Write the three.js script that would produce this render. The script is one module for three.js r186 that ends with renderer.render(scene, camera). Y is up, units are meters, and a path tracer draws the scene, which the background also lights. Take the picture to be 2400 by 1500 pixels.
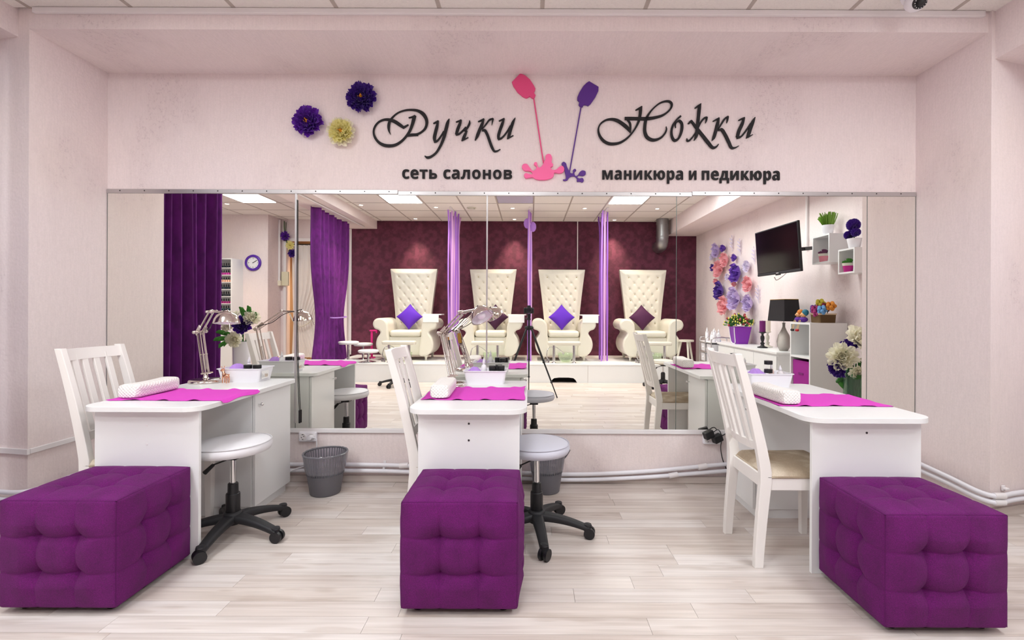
import * as THREE from 'three';
import { RoundedBoxGeometry } from 'three/addons/geometries/RoundedBoxGeometry.js';
import { mergeGeometries } from 'three/addons/utils/BufferGeometryUtils.js';
import { RectAreaLightUniformsLib } from 'three/addons/lights/RectAreaLightUniformsLib.js';
import { FontLoader } from 'three/addons/loaders/FontLoader.js';

// ───────────────────────── camera, exposure, big lights
const scene = new THREE.Scene();
scene.background = new THREE.Color(0x000000);
const CAM = [0, 1.2, 3.36];
const camera = new THREE.PerspectiveCamera(2 * Math.atan(750 / 1130) * 180 / Math.PI, 1.6, 0.02, 60);
camera.position.set(...CAM);
camera.rotation.set(0, 0, 0.004);
camera.setViewOffset(2400, 1500, -40, 23, 2400, 1500);   // the lens is shifted a little
const renderer = new THREE.WebGLRenderer({ antialias: true });
renderer.toneMapping = THREE.LinearToneMapping;
renderer.toneMappingExposure = 1.85;
renderer.shadowMap.enabled = true;
RectAreaLightUniformsLib.init();

const CEIL = 2.96;
// ceiling LED panels, rear row real, the others unseen and added for brightness: [x, z] of their 0.6 m cells
const PANELS = [[-2.03, 1.9], [-0.23, 2.5], [2.17, 1.9], [-4.43, 4.3], [-2.03, 4.3], [1.57, 4.3], [-4.43, 1.9], [-2.03, 3.1], [2.17, 3.1]];
const PANEL_I = 14;
const LAMPC = 0xf6fdff;

// ───────────────────────── helpers
let _s = 7;
const rnd = () => { _s = (_s + 0x6d2b79f5) | 0; let t = Math.imul(_s ^ (_s >>> 15), 1 | _s); t = (t + Math.imul(t ^ (t >>> 7), 61 | t)) ^ t; return ((t ^ (t >>> 14)) >>> 0) / 4294967296; };
const rr = (a, b) => a + (b - a) * rnd();
const V = (x, y, z) => new THREE.Vector3(x, y, z);
const PI = Math.PI, sin = Math.sin, cos = Math.cos;
const clamp = (x, a, b) => Math.min(b, Math.max(a, x));
const sstep = (a, b, x) => { const t = clamp((x - a) / (b - a), 0, 1); return t * t * (3 - 2 * t); };
const used = {};
function numbered(n) { used[n] = (used[n] || 0) + 1; return used[n] === 1 ? n : n + '_' + String(used[n] - 1).padStart(3, '0'); }
function merge(list) {
  const gs = list.flat(9).map(g => { const q = g.index ? g.toNonIndexed() : g; for (const k of Object.keys(q.attributes)) if (!['position', 'normal', 'uv'].includes(k)) q.deleteAttribute(k); if (!q.attributes.uv) q.setAttribute('uv', new THREE.BufferAttribute(new Float32Array(q.attributes.position.count * 2), 2)); return q; });
  return gs.length === 1 ? gs[0] : mergeGeometries(gs, false);
}
function mesh(name, geo, mat, parent, label) {
  const m = new THREE.Mesh(Array.isArray(geo) ? merge(geo) : geo, mat);
  m.name = name; m.castShadow = m.receiveShadow = true; parent.add(m);
  if (label) m.userData.label = label;
  return m;
}
function thing(name, label, category, pos = [0, 0, 0], ry = 0, group) {
  const o = new THREE.Group(); o.name = numbered(name); o.position.set(...pos); o.rotation.y = ry; scene.add(o);
  o.userData = { label, category }; if (group) o.userData.group = group;
  return o;
}
function single(name, geo, mat, label, category, pos = [0, 0, 0], ry = 0, group) {
  const m = mesh(numbered(name), geo, mat, scene); m.position.set(...pos); m.rotation.y = ry;
  m.userData = { label, category }; if (group) m.userData.group = group; return m;
}
function struct(name, geo, mat, label) { const m = mesh(name, geo, mat, scene); m.userData = { kind: 'structure', label: label || name.replaceAll('_', ' ') }; return m; }
function structGroup(name, label) { const g = new THREE.Group(); g.name = name; g.userData = { kind: 'structure', label }; scene.add(g); return g; }
function copyOf(o, label, pos, ry = 0) { const c = o.clone(); c.name = numbered(o.name.replace(/_\d{3}$/, '')); c.userData = { ...o.userData, label }; c.position.set(...pos); c.rotation.y = ry; scene.add(c); return c; }

const tr = (g, x, y, z) => { g.translate(x, y, z); return g; };
const rot = (g, x = 0, y = 0, z = 0) => { if (x) g.rotateX(x); if (y) g.rotateY(y); if (z) g.rotateZ(z); return g; };
// box: centre x, BOTTOM y, centre z
const bx = (w, h, d, x = 0, y = 0, z = 0, r = 0) => tr(r ? new RoundedBoxGeometry(w, h, d, 2, Math.min(r, w / 2.01, h / 2.01, d / 2.01)) : new THREE.BoxGeometry(w, h, d), x, y + h / 2, z);
// box by its bounds, uv in metres
function wb(x0, x1, y0, y1, z0, z1) { return uvm(tr(new THREE.BoxGeometry(x1 - x0, y1 - y0, z1 - z0), (x0 + x1) / 2, (y0 + y1) / 2, (z0 + z1) / 2)); }
function uvm(g, ox = 0, oy = 0) {
  const p = g.attributes.position, n = g.attributes.normal, a = new Float32Array(p.count * 2);
  for (let i = 0; i < p.count; i++) {
    const ax = Math.abs(n.getX(i)), ay = Math.abs(n.getY(i)), az = Math.abs(n.getZ(i));
    let u, v; if (ay >= ax && ay >= az) { u = p.getX(i); v = p.getZ(i); } else if (ax >= az) { u = p.getZ(i); v = p.getY(i); } else { u = p.getX(i); v = p.getY(i); }
    a[2 * i] = u + ox; a[2 * i + 1] = v + oy;
  }
  g.setAttribute('uv', new THREE.BufferAttribute(a, 2)); return g;
}
const cyl = (r0, r1, h, x = 0, y = 0, z = 0, s = 24) => tr(new THREE.CylinderGeometry(r1, r0, h, s), x, y + h / 2, z);
const ball = (r, x, y, z, sx = 1, sy = 1, sz = 1, s = 18) => tr(new THREE.SphereGeometry(r, s, Math.max(8, s * 0.7 | 0)).scale(sx, sy, sz), x, y, z);
const lathe = (pts, s = 40) => new THREE.LatheGeometry(pts.map(p => new THREE.Vector2(p[0], p[1])), s);
const tube = (pts, r, n = 40, s = 8, closed = false) => new THREE.TubeGeometry(new THREE.CatmullRomCurve3(pts.map(p => V(...p)), closed), n, r, s, closed);
function rod(a, b, r, r2 = r, s = 12) {
  const A = V(...a), B = V(...b), d = B.clone().sub(A), g = new THREE.CylinderGeometry(r2, r, d.length(), s);
  g.applyQuaternion(new THREE.Quaternion().setFromUnitVectors(V(0, 1, 0), d.clone().normalize()));
  const m = A.add(B).multiplyScalar(0.5); return tr(g, m.x, m.y, m.z);
}
function bar(a, b, w, t, up = V(0, 0, 1)) {   // flat bar between two points: w across `up`, t the other way
  const A = V(...a), B = V(...b), d = B.clone().sub(A), L = d.length(), y = d.normalize(), x = new THREE.Vector3().crossVectors(y, up).normalize(), z = new THREE.Vector3().crossVectors(x, y);
  const g = new RoundedBoxGeometry(t, L, w, 1, Math.min(t, w) * 0.2); g.applyMatrix4(new THREE.Matrix4().makeBasis(x, y, z)); const m = A.add(B).multiplyScalar(0.5); return tr(g, m.x, m.y, m.z);
}
function poly(pts) { const s = new THREE.Shape(); pts.forEach((p, i) => i ? s.lineTo(p[0], p[1]) : s.moveTo(p[0], p[1])); return s; }
function smoothPoly(pts, n = 6) { return new THREE.Shape(new THREE.CatmullRomCurve3(pts.map(p => V(p[0], p[1], 0)), true, 'centripetal').getPoints(pts.length * n).slice(0, -1).map(p => new THREE.Vector2(p.x, p.y))); }
const extr = (shape, d, bevel = 0, seg = 8) => new THREE.ExtrudeGeometry(shape, { depth: d, bevelEnabled: bevel > 0, bevelSize: bevel, bevelThickness: bevel, bevelOffset: -bevel, bevelSegments: 2, curveSegments: seg });
// grid surface from a function (u,v in 0..1) -> [x,y,z]
function surf(nu, nv, fn, closeU = false, flip = false) {
  const P = [], U = [], I = [];
  for (let j = 0; j <= nv; j++) for (let i = 0; i <= nu; i++) { const p = fn(i / nu, j / nv); P.push(p[0], p[1], p[2]); U.push(p.length > 3 ? p[3] : i / nu, p.length > 4 ? p[4] : j / nv); }
  for (let j = 0; j < nv; j++) for (let i = 0; i < nu; i++) { const a = j * (nu + 1) + i, b = a + 1, c = a + nu + 1, d = c + 1; flip ? I.push(a, c, b, b, c, d) : I.push(a, b, c, b, d, c); }
  const g = new THREE.BufferGeometry(); g.setAttribute('position', new THREE.Float32BufferAttribute(P, 3)); g.setAttribute('uv', new THREE.Float32BufferAttribute(U, 2)); g.setIndex(I); g.computeVertexNormals();
  if (closeU) { const n = g.attributes.normal; for (let j = 0; j <= nv; j++) { const a = j * (nu + 1), b = a + nu; const v = V(n.getX(a) + n.getX(b), n.getY(a) + n.getY(b), n.getZ(a) + n.getZ(b)).normalize(); n.setXYZ(a, v.x, v.y, v.z); n.setXYZ(b, v.x, v.y, v.z); } }
  return g;
}
// rings of rounded rectangles [w, d, y], lofted; first and last ring capped on request
function rectLoft(rings, r = 0.01, cap0 = true, cap1 = false, seg = 5) {
  const ring = (w, d) => { const o = [], q = Math.min(r, w / 2.01, d / 2.01); for (let c = 0; c < 4; c++) { const cx = (c === 0 || c === 3 ? 1 : -1) * (w / 2 - q), cz = (c < 2 ? 1 : -1) * (d / 2 - q); for (let k = 0; k <= seg; k++) { const a = (c + k / seg) * PI / 2; o.push([cx + q * cos(a), cz + q * sin(a)]); } } o.push(o[0]); return o; };
  const R = rings.map(k => ring(k[0], k[1])), n = R[0].length - 1;
  const out = [];
  for (let j = 0; j < rings.length - 1; j++) out.push(surf(n, 1, (u, v) => { const k = Math.round(u * n), q = R[j + Math.round(v)][k]; return [q[0], rings[j + Math.round(v)][2], q[1]]; }, true, true));
  for (const [on, k] of [[cap0, 0], [cap1, rings.length - 1]]) if (on) { const s = new THREE.ShapeGeometry(poly(R[k].slice(0, -1))); s.rotateX(PI / 2); s.translate(0, rings[k][2], 0); if (k) { s.index.array.reverse(); s.computeVertexNormals(); } out.push(s); }
  return merge(out);
}

// ───────────────────────── textures
function lattice(seed) { const t = new Float32Array(65536); let s = seed * 7919 + 13; for (let i = 0; i < 65536; i++) { s = (Math.imul(s, 1664525) + 1013904223) | 0; t[i] = (s >>> 8 & 0xffff) / 65535; } return t; }
const LAT = lattice(3);
function pn(x, y, px, py, o = 0) {   // value noise with periods px, py
  const xi = Math.floor(x), yi = Math.floor(y), fx = x - xi, fy = y - yi, sx = fx * fx * (3 - 2 * fx), sy = fy * fy * (3 - 2 * fy);
  const h = (a, b) => LAT[(((a % px + px) % px) * 157 + ((b % py + py) % py) * 7919 + o * 3571) & 65535];
  return (h(xi, yi) * (1 - sx) + h(xi + 1, yi) * sx) * (1 - sy) + (h(xi, yi + 1) * (1 - sx) + h(xi + 1, yi + 1) * sx) * sy;
}
function fbm(u, v, fx, fy, oct, o = 0) { let s = 0, a = 0.5, t = 0; for (let k = 0; k < oct; k++) { s += a * pn(u * fx, v * fy, fx, fy, o + k); t += a; a *= 0.5; fx *= 2; fy *= 2; } return s / t; }
function tex(w, h, fn, srgb, repX = 1, repY = repX) {
  const d = new Uint8Array(w * h * 4);
  for (let j = 0; j < h; j++) for (let i = 0; i < w; i++) { const c = fn(i / w, j / h), k = (j * w + i) * 4; if (typeof c === 'number') d[k] = d[k + 1] = d[k + 2] = clamp(c, 0, 1) * 255; else { d[k] = clamp(c[0], 0, 255); d[k + 1] = clamp(c[1], 0, 255); d[k + 2] = clamp(c[2], 0, 255); } d[k + 3] = 255; }
  const t = new THREE.DataTexture(d, w, h, THREE.RGBAFormat); t.wrapS = t.wrapT = THREE.RepeatWrapping; t.magFilter = THREE.LinearFilter; t.minFilter = THREE.LinearMipmapLinearFilter; t.generateMipmaps = true;
  if (srgb) t.colorSpace = THREE.SRGBColorSpace; t.repeat.set(repX, repY); t.needsUpdate = true; return t;
}
const mix = (a, b, t) => [a[0] + (b[0] - a[0]) * t, a[1] + (b[1] - a[1]) * t, a[2] + (b[2] - a[2]) * t];

// pink wallpaper: soft plaster print with upright smears of grey-lilac speckle
const wallPrint = (base, dark, lilac) => (u, v) => {
  const patch = sstep(0.5, 0.78, fbm(u, v, 7, 3, 4, 11)), sp = pn(u * 340, v * 300, 340, 300, 5), sp2 = pn(u * 120, v * 110, 120, 110, 9);
  const hue = fbm(u, v, 3, 2, 3, 21), weave = pn(u * 420, v * 40, 420, 40, 30);
  let c = mix(base, lilac, sstep(0.35, 0.7, hue) * 0.55);
  c = mix(c, dark, patch * (0.10 + 0.34 * sstep(0.55, 0.85, sp * 0.65 + sp2 * 0.35)));
  const g = 1 + (weave - 0.5) * 0.02 + (sp - 0.5) * 0.025; return [c[0] * g, c[1] * g, c[2] * g];
};
const T = {};
T.wall = tex(1024, 1024, wallPrint([240, 225, 221], [186, 168, 172], [236, 223, 226]), true, 1 / 2.1);
T.wallBump = tex(512, 512, (u, v) => 0.5 + 0.5 * (pn(u * 220, v * 200, 220, 200, 3) - 0.5) + 0.4 * (fbm(u, v, 12, 5, 3, 8) - 0.5), false, 1 / 2.1);
T.beige = tex(512, 512, wallPrint([214, 203, 188], [186, 174, 160], [210, 198, 186]), true, 1 / 2.1);
T.plum = tex(1024, 1024, (u, v) => { const a = fbm(u, v, 18, 18, 6, 2), b = pn(u * 260, v * 260, 260, 260, 4), k = sstep(0.28, 0.72, a); const c = mix([80, 30, 50], [102, 43, 66], k); const g = 0.9 + 0.2 * b; return [c[0] * g, c[1] * g, c[2] * g]; }, true, 1 / 1.3);
T.wood = tex(1024, 512, (u, v) => {   // pale bleached boards, grain along u
  const g = fbm(u, v, 3, 46, 4, 3), f = pn(u * 14, v * 230, 14, 230, 7), b = fbm(u, v, 5, 4, 3, 9), kn = sstep(0.62, 0.8, fbm(u, v, 6, 14, 3, 17));
  let c = mix([205, 195, 189], [226, 219, 215], sstep(0.25, 0.75, g * 0.7 + b * 0.3)); c = mix(c, [172, 156, 146], kn * 0.34); const k = 0.975 + 0.05 * f; return [c[0] * k, c[1] * k, c[2] * k];
}, true, 1 / 1.7, 1 / 0.85);
T.ceil = tex(512, 512, (u, v) => { const p = pn(u * 150, v * 150, 150, 150, 2), q = pn(u * 60, v * 60, 60, 60, 6); return 0.75 - 0.5 * sstep(0.62, 0.9, p) + 0.2 * (q - 0.5); }, false, 1 / 0.6);
T.weave = tex(256, 256, (u, v) => 0.5 + 0.25 * sin(u * PI * 96) * (0.6 + 0.8 * pn(u * 20, v * 60, 20, 60, 1) ) + 0.25 * sin(v * PI * 96) * (0.6 + 0.8 * pn(u * 60, v * 20, 60, 20, 2)), false, 1 / 0.06);
T.felt = tex(512, 512, (u, v) => { const a = pn(u * 200, v * 200, 200, 200, 3), b = fbm(u, v, 6, 6, 4, 4), c = mix([88, 2, 84], [104, 5, 100], b); const k = 0.86 + 0.28 * a; return [c[0] * k, c[1] * k, c[2] * k]; }, true, 1 / 0.35);
T.quilt = tex(256, 256, (u, v) => { const a = (u + v) * 8, b = (u - v) * 8, f = (t) => Math.abs(t - Math.round(t)) * 2; return 0.15 + 0.85 * Math.pow(Math.min(f(a), 1) * Math.min(f(b), 1), 0.35); }, false, 1 / 0.16);
T.suede = tex(512, 512, (u, v) => { const k = sstep(0.35, 0.7, fbm(u, v, 3, 4, 4, 6)), c = mix([212, 198, 178], [164, 146, 124], k); const s = 0.96 + 0.08 * pn(u * 200, v * 200, 200, 200, 1); return [c[0] * s, c[1] * s, c[2] * s]; }, true, 1 / 0.5);
T.velvet = tex(256, 512, (u, v) => { const k = 0.8 + 0.4 * fbm(u, v, 30, 8, 3, 5); return [100 * k, 27 * k, 112 * k]; }, true, 1 / 0.6);
T.leather = tex(256, 256, (u, v) => 0.5 + 0.5 * (fbm(u, v, 30, 30, 3, 4) - 0.5), false, 1 / 0.12);
T.hammer = tex(256, 256, (u, v) => { const f = (t) => Math.abs(sin(t)); return Math.pow(f(u * PI * 14) * f((v * 14 + (Math.floor(u * 14) % 2) * 0.5) * PI), 0.5); }, false, 1 / 0.14);
T.blotch = tex(256, 256, (u, v) => 0.5 + 0.5 * (fbm(u, v, 8, 8, 4, 12) - 0.5), false, 1 / 0.5);

const M = {};
const std = (color, rough = 0.6, o = {}) => new THREE.MeshStandardMaterial({ color, roughness: rough, side: THREE.DoubleSide, ...o });
const phy = (o) => new THREE.MeshPhysicalMaterial({ side: THREE.DoubleSide, ...o });
M.wall = std(0xffffff, 0.85, { map: T.wall, bumpMap: T.wallBump, bumpScale: 0.0012 });
M.beige = std(0xffffff, 0.85, { map: T.beige });
M.plum = std(0xffffff, 0.8, { map: T.plum });
M.ceil = std(0xf2ece7, 0.95, { bumpMap: T.ceil, bumpScale: 0.0025 });
M.bar = std(0xb9aea6, 0.5);
M.trim = std(0xeee9ea, 0.35);
M.white = phy({ color: 0xeeeeee, roughness: 0.32, clearcoat: 0.15, clearcoatRoughness: 0.3 });
M.whiteEdge = std(0xf2f0f0, 0.35);
M.lacquer = phy({ color: 0xf1ece8, roughness: 0.35, clearcoat: 0.3, clearcoatRoughness: 0.3 });
M.woods = [0xfcfafa, 0xf6f2f0, 0xefe9e6, 0xf9f5f2, 0xf2ece8].map(c => std(c, 0.38, { map: T.wood }));
M.joint = std(0x8e8076, 0.8);
M.mirror = std(0xf7f7f1, 0.0, { metalness: 1 });
M.mirrorEdge = std(0x5f6a66, 0.3, { metalness: 0.4 });
M.alu = std(0xc9c6c6, 0.34, { metalness: 0.85 });
M.chrome = std(0xdedede, 0.1, { metalness: 1 });
M.nickel = std(0xdbd2cc, 0.15, { metalness: 1 });
M.rose = std(0xe0a98a, 0.18, { metalness: 1 });
M.black = std(0x17161a, 0.42);
M.blackSoft = std(0x1d1c20, 0.6);
M.screw = std(0x3a3636, 0.5, { metalness: 0.5 });
M.felt = phy({ map: T.felt, bumpMap: T.weave, bumpScale: 0.0005, roughness: 0.95, sheen: 0.2, sheenRoughness: 0.5, sheenColor: new THREE.Color(0x7a0878) });
M.seam = std(0x4a0a50, 0.95);
M.towel = phy({ color: 0xe046c6, bumpMap: T.weave, bumpScale: 0.0004, roughness: 0.95, sheen: 0.4, sheenColor: new THREE.Color(0xd868c4), sheenRoughness: 0.5 });
M.quilt = std(0xfaf5f2, 0.45, { bumpMap: T.quilt, bumpScale: 0.004 });
M.cover = std(0xe8e6ea, 0.6, { bumpMap: T.blotch, bumpScale: 0.004 });
M.coverGrey = std(0xd3d3e0, 0.5, { bumpMap: T.blotch, bumpScale: 0.003 });
M.suede = std(0xffffff, 0.9, { map: T.suede });
M.plasticW = std(0xf3f1f6, 0.3);
M.pipe = std(0xeceaf0, 0.35);
M.binGrey = std(0x66646a, 0.5);
M.bag = phy({ color: 0xd6d2da, roughness: 0.15, transmission: 0.82, thickness: 0 });
M.lilac = std(0xb98ee0, 0.8);
M.cream = phy({ color: 0xdcd7ca, roughness: 0.42, bumpMap: T.leather, bumpScale: 0.0006, clearcoat: 0.12, clearcoatRoughness: 0.4 });
M.velvet = phy({ map: T.velvet, roughness: 0.9, sheen: 0.8, sheenRoughness: 0.45, sheenColor: new THREE.Color(0x8a3aa0) });
M.peonyP = phy({ color: 0x6a1cae, roughness: 0.7, transmission: 0.3, thickness: 0 });
M.peonyD = phy({ color: 0x451290, roughness: 0.7, transmission: 0.3, thickness: 0 });
M.peonyY = phy({ color: 0xfff8b4, roughness: 0.9, transmission: 0.35, thickness: 0 });
M.peonyYe = phy({ color: 0xfffae6, roughness: 0.9, transmission: 0.35, thickness: 0 });
M.stamen = std(0xe89a1c, 0.7);
M.letter = std(0x110d11, 0.7);
M.pink = std(0xff6ca8, 0.5);
M.pinkD = std(0xe84c86, 0.5);
M.violet = std(0x57248a, 0.5);
M.green = std(0x3f8a2c, 0.6);
M.greenD = std(0x27601f, 0.6);
M.glow = std(0xffffff, 0.5, { emissive: LAMPC, emissiveIntensity: 2.2 });
M.spotGlow = std(0xffffff, 0.5, { emissive: 0xfff0dc, emissiveIntensity: 8 });
M.dullPanel = std(0xc2bcd2, 0.4);
M.glass = phy({ color: 0xffffff, roughness: 0.03, transmission: 1, thickness: 0, ior: 1.45 });
M.greenGlass = phy({ color: 0xf2f9ee, roughness: 0.05, transmission: 0.9, thickness: 0, ior: 1.45 });
// ───────────────────────── the setting
function prism(pts, y0, y1) {   // upright prism over a closed (x, z) outline, uv in metres
  const out = []; let run = 0;
  for (let i = 0; i < pts.length; i++) { const a = pts[i], b = pts[(i + 1) % pts.length], L = Math.hypot(b[0] - a[0], b[1] - a[1]), r0 = run; run += L; out.push(surf(1, 1, (u, v) => [a[0] + (b[0] - a[0]) * u, y0 + (y1 - y0) * v, a[1] + (b[1] - a[1]) * u, r0 + u * L, y0 + (y1 - y0) * v])); }
  for (const y of [y0, y1]) { const s = new THREE.ShapeGeometry(poly(pts)); s.rotateX(PI / 2); s.translate(0, y, 0); out.push(s); }
  return merge(out);
}
struct('wall_back', wb(-3.05, 2.8, -0.1, 3.05, -0.15, 0), M.wall, 'pink mottled wall behind the long mirror');
struct('wall_left', prism([[-2.94, -0.15], [-2.94, 0.53], [-3.9, 0.36], [-3.9, -0.15]], -0.1, 3.05), M.wall, 'pale pink pier left of the mirror');
struct('wall_right', prism([[2.69, -0.15], [2.69, 0.55], [3.46, 0.33], [3.46, -0.15]], -0.1, 3.05), M.wall, 'pale pink pier right of the mirror');
struct('wall_side', wb(3.31, 3.46, -0.1, 3.05, 0.3, 6.36), M.wall, 'pink side wall with the television');
struct('wall_rear', wb(-3.57, 3.46, -0.1, 3.05, 6.21, 6.36), M.plum, 'mottled plum wall behind the pedicure thrones');
struct('wall_clock', wb(-6.75, -4.86, -0.1, 3.05, 5.62, 6.3), M.wall, 'pale wall with the round clock');
struct('wall_door', [wb(-4.86, -4.76, -0.1, 3.05, 6.1, 6.25), wb(-3.72, -3.57, -0.1, 3.05, 6.1, 6.36), wb(-4.76, -3.72, 2.56, 3.05, 6.1, 6.25)], M.wall, 'pink wall around the side doorway');
struct('wall_far', wb(-6.75, -6.6, -0.1, 3.05, 0.1, 5.7), M.wall, 'far wall of the side room');
struct('wall_front', wb(-6.75, -3.85, -0.1, 3.05, -0.05, 0.1), M.wall, 'front wall of the side room');
M.warm = std(0xb49c88, 0.85);
struct('wall_passage', [wb(-5.35, -3.3, -0.1, 2.75, 7.5, 7.6), wb(-5.35, -5.2, -0.1, 2.75, 6.25, 7.5), wb(-3.45, -3.3, -0.1, 2.75, 6.36, 7.5)], M.warm, 'tan walls of the passage beyond the doorway');
struct('ceiling_passage', wb(-5.35, -3.3, 2.7, 2.8, 6.25, 7.6), M.warm, 'tan ceiling of the passage');
struct('soffit', wb(-2.94, 2.69, 2.84, 3.05, 0, 0.53), M.wall, 'pink dropped soffit above the mirror');
struct('beam_left', wb(-3.55, -3.02, 2.8, 3.05, 0.36, 6.21), M.wall, 'pink ceiling beam over the curtains');
struct('beam_right', wb(2.72, 3.31, 2.68, 3.05, 0.42, 6.21), M.wall, 'pink ceiling beam over the television wall');
struct('trim_1', [bx(5.56, 0.032, 0.022, -0.125, 2.925, 0.541, 0.004)], M.trim, 'white strip along the top of the soffit');
struct('trim_2', [bx(5.62, 0.03, 0.016, -0.125, 0.343, 0.008, 0.003)], M.trim, 'white rail below the mirror');
struct('trim_3', [bx(0.014, 0.03, 0.52, -2.933, 0.343, 0.265, 0.003), rot(bx(0.98, 0.03, 0.014), 0, -0.175, 0).translate(-3.408, 0.343, 0.454)], M.trim, 'white rail low on the left pier');
struct('trim_4', [bx(0.05, 2.56, 0.03, -4.78, 0, 6.09, 0.004), bx(0.05, 2.56, 0.03, -3.71, 0, 6.09, 0.004), bx(1.12, 0.06, 0.03, -4.245, 2.53, 6.09, 0.004)], M.trim, 'white frame of the side doorway');
struct('trim_5', bx(0.05, 2.49, 0.03, -3.545, 0.307, 6.2, 0.004), M.trim, 'white corner strip beside the plum wall');
struct('baseboard_back', bx(5.62, 0.048, 0.014, -0.125, 0, 0.007, 0.004), uvWood(M.woods[2]), 'wood toned skirting under the mirror');
struct('baseboard_right', [rot(bx(0.78, 0.055, 0.014), 0, 0.278, 0).translate(3.08, 0, 0.447)], uvWood(M.woods[2]), 'wood toned skirting on the right pier');
function uvWood(m) { return m; }

// floor: a slab and loose boards on it
const floor = structGroup('floor', 'pale bleached wood plank floor');
mesh('subfloor', wb(-6.7, 3.45, -0.1, -0.006, -0.1, 7.6), M.joint, floor);
{
  const row = 0.0985, field = M.woods.map(() => []);
  let nRow = 0, count = 0;
  for (let z = 0; z < 7.5; z += row, nRow++) {
    const z1 = Math.min(z + row, 7.55);
    let x = -6.6 - rr(0, 0.9);
    while (x < 3.31) {
      const L = rr(0.62, 1.25), x1 = Math.min(x + L, 3.31), k = Math.floor(rnd() * 5), ox = rnd() * 9, oz = rnd() * 9;
      const a = Math.max(x, -6.6);
      if (x1 - a > 0.05 && !(z > 4.7 && a > -3.4)) {
        const g = uvm(tr(new THREE.BoxGeometry(x1 - a - 0.0013, 0.006, z1 - z - 0.0012), (a + x1) / 2, -0.003, (z + z1) / 2), ox, oz);
        if (z < 2.4 && a > -3.6 && count < 300) { mesh('plank', g, M.woods[k], floor); count++; } else field[k].push(g);
      }
      x = x1;
    }
  }
  field.forEach((f, k) => { if (f.length) { const m = mesh('plank_field', f, M.woods[k], floor); m.userData.kind = 'stuff'; } });
}

// suspended ceiling
const ceiling = structGroup('ceiling', 'suspended ceiling of beige mineral fibre tiles');
mesh('slab', wb(-6.7, 3.45, 3.0, 3.12, -0.1, 6.3), M.ceil, ceiling);
{
  const gx = 0.07, gz = 0.4, bars = [];
  const tileGeo = uvm(new THREE.BoxGeometry(0.58, 0.012, 0.58));
  const lit = (x, z) => PANELS.some(p => Math.abs(p[0] - x) < 0.2 && Math.abs(p[1] - z) < 0.2) || (Math.abs(x + 0.23) < 0.1 && Math.abs(z - 4.3) < 0.1);
  for (let i = -12; i <= 5; i++) for (let j = 0; j < 10; j++) {
    const x0 = Math.max(gx + i * 0.6, -6.6), x1 = Math.min(gx + i * 0.6 + 0.6, 3.31), z0 = Math.max(gz + j * 0.6, 0.53), z1 = Math.min(gz + j * 0.6 + 0.6, 6.21);
    if (x1 - x0 < 0.05 || z1 - z0 < 0.05) continue;
    if ((x0 > -3.55 && x1 < -3.02) || x0 > 2.72) continue;
    const cx = (x0 + x1) / 2, cz = (z0 + z1) / 2;
    if (lit(gx + i * 0.6 + 0.3, gz + j * 0.6 + 0.3)) continue;
    const whole = x1 - x0 > 0.59 && z1 - z0 > 0.59;
    const m = mesh('tile', whole ? tileGeo : uvm(new THREE.BoxGeometry(x1 - x0 - 0.02, 0.012, z1 - z0 - 0.02)), M.ceil, ceiling); m.position.set(cx, CEIL + 0.005, cz);
  }
  for (let i = -11; i <= 5; i++) { const x = gx + i * 0.6; if (x > -6.6 && x < 3.3 && !(x < -3.02 && x > -3.55) && x < 2.72) mesh('grid_bar', bx(0.024, 0.02, 5.68, x, CEIL - 0.003, 3.37), M.bar, ceiling); }
  for (let j = 1; j < 10; j++) { const z = gz + j * 0.6; if (z < 6.2) mesh('grid_bar', bx(9.9, 0.0195, 0.024, -1.645, CEIL - 0.0028, z), M.bar, ceiling); }
}
// LED panels: a frame, a glowing diffuser, and the area light just below it
const panelNames = ['added out of view over the left desk', 'added out of view over the middle desk', 'added out of view over the right desk', 'in the side room by the clock', 'before the tied purple curtain', 'before the rightmost throne', 'added out of view in the side room by the curtain', 'added out of view at the room centre, left', 'added out of view at the room centre, right'];  // desk, curtain-side and centre panels are unseen fill lights, added
PANELS.forEach(([x, z], i) => {
  const t = thing('ceiling_light', 'square white LED ceiling panel ' + panelNames[i], 'ceiling light', [x, CEIL, z], 0, 'LED ceiling panels');
  mesh('frame', [bx(0.58, 0.014, 0.02, 0, -0.003, -0.28), bx(0.58, 0.014, 0.02, 0, -0.003, 0.28), bx(0.02, 0.014, 0.54, -0.28, -0.003, 0), bx(0.02, 0.014, 0.54, 0.28, -0.003, 0)], M.trim, t);
  mesh('diffuser', bx(0.54, 0.008, 0.54, 0, 0, 0), M.glow, t);
  const l = new THREE.RectAreaLight(LAMPC, PANEL_I, 0.54, 0.54); l.position.set(0, -0.012, 0); l.rotation.x = -PI / 2; l.castShadow = true; t.add(l);
});
{
  const t = thing('ceiling_panel', 'unlit bluish square panel in the ceiling above the tripod', 'ceiling panel', [-0.23, CEIL, 4.3]);
  mesh('panel', bx(0.57, 0.01, 0.57, 0, 0, 0), M.dullPanel, t);
}
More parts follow.
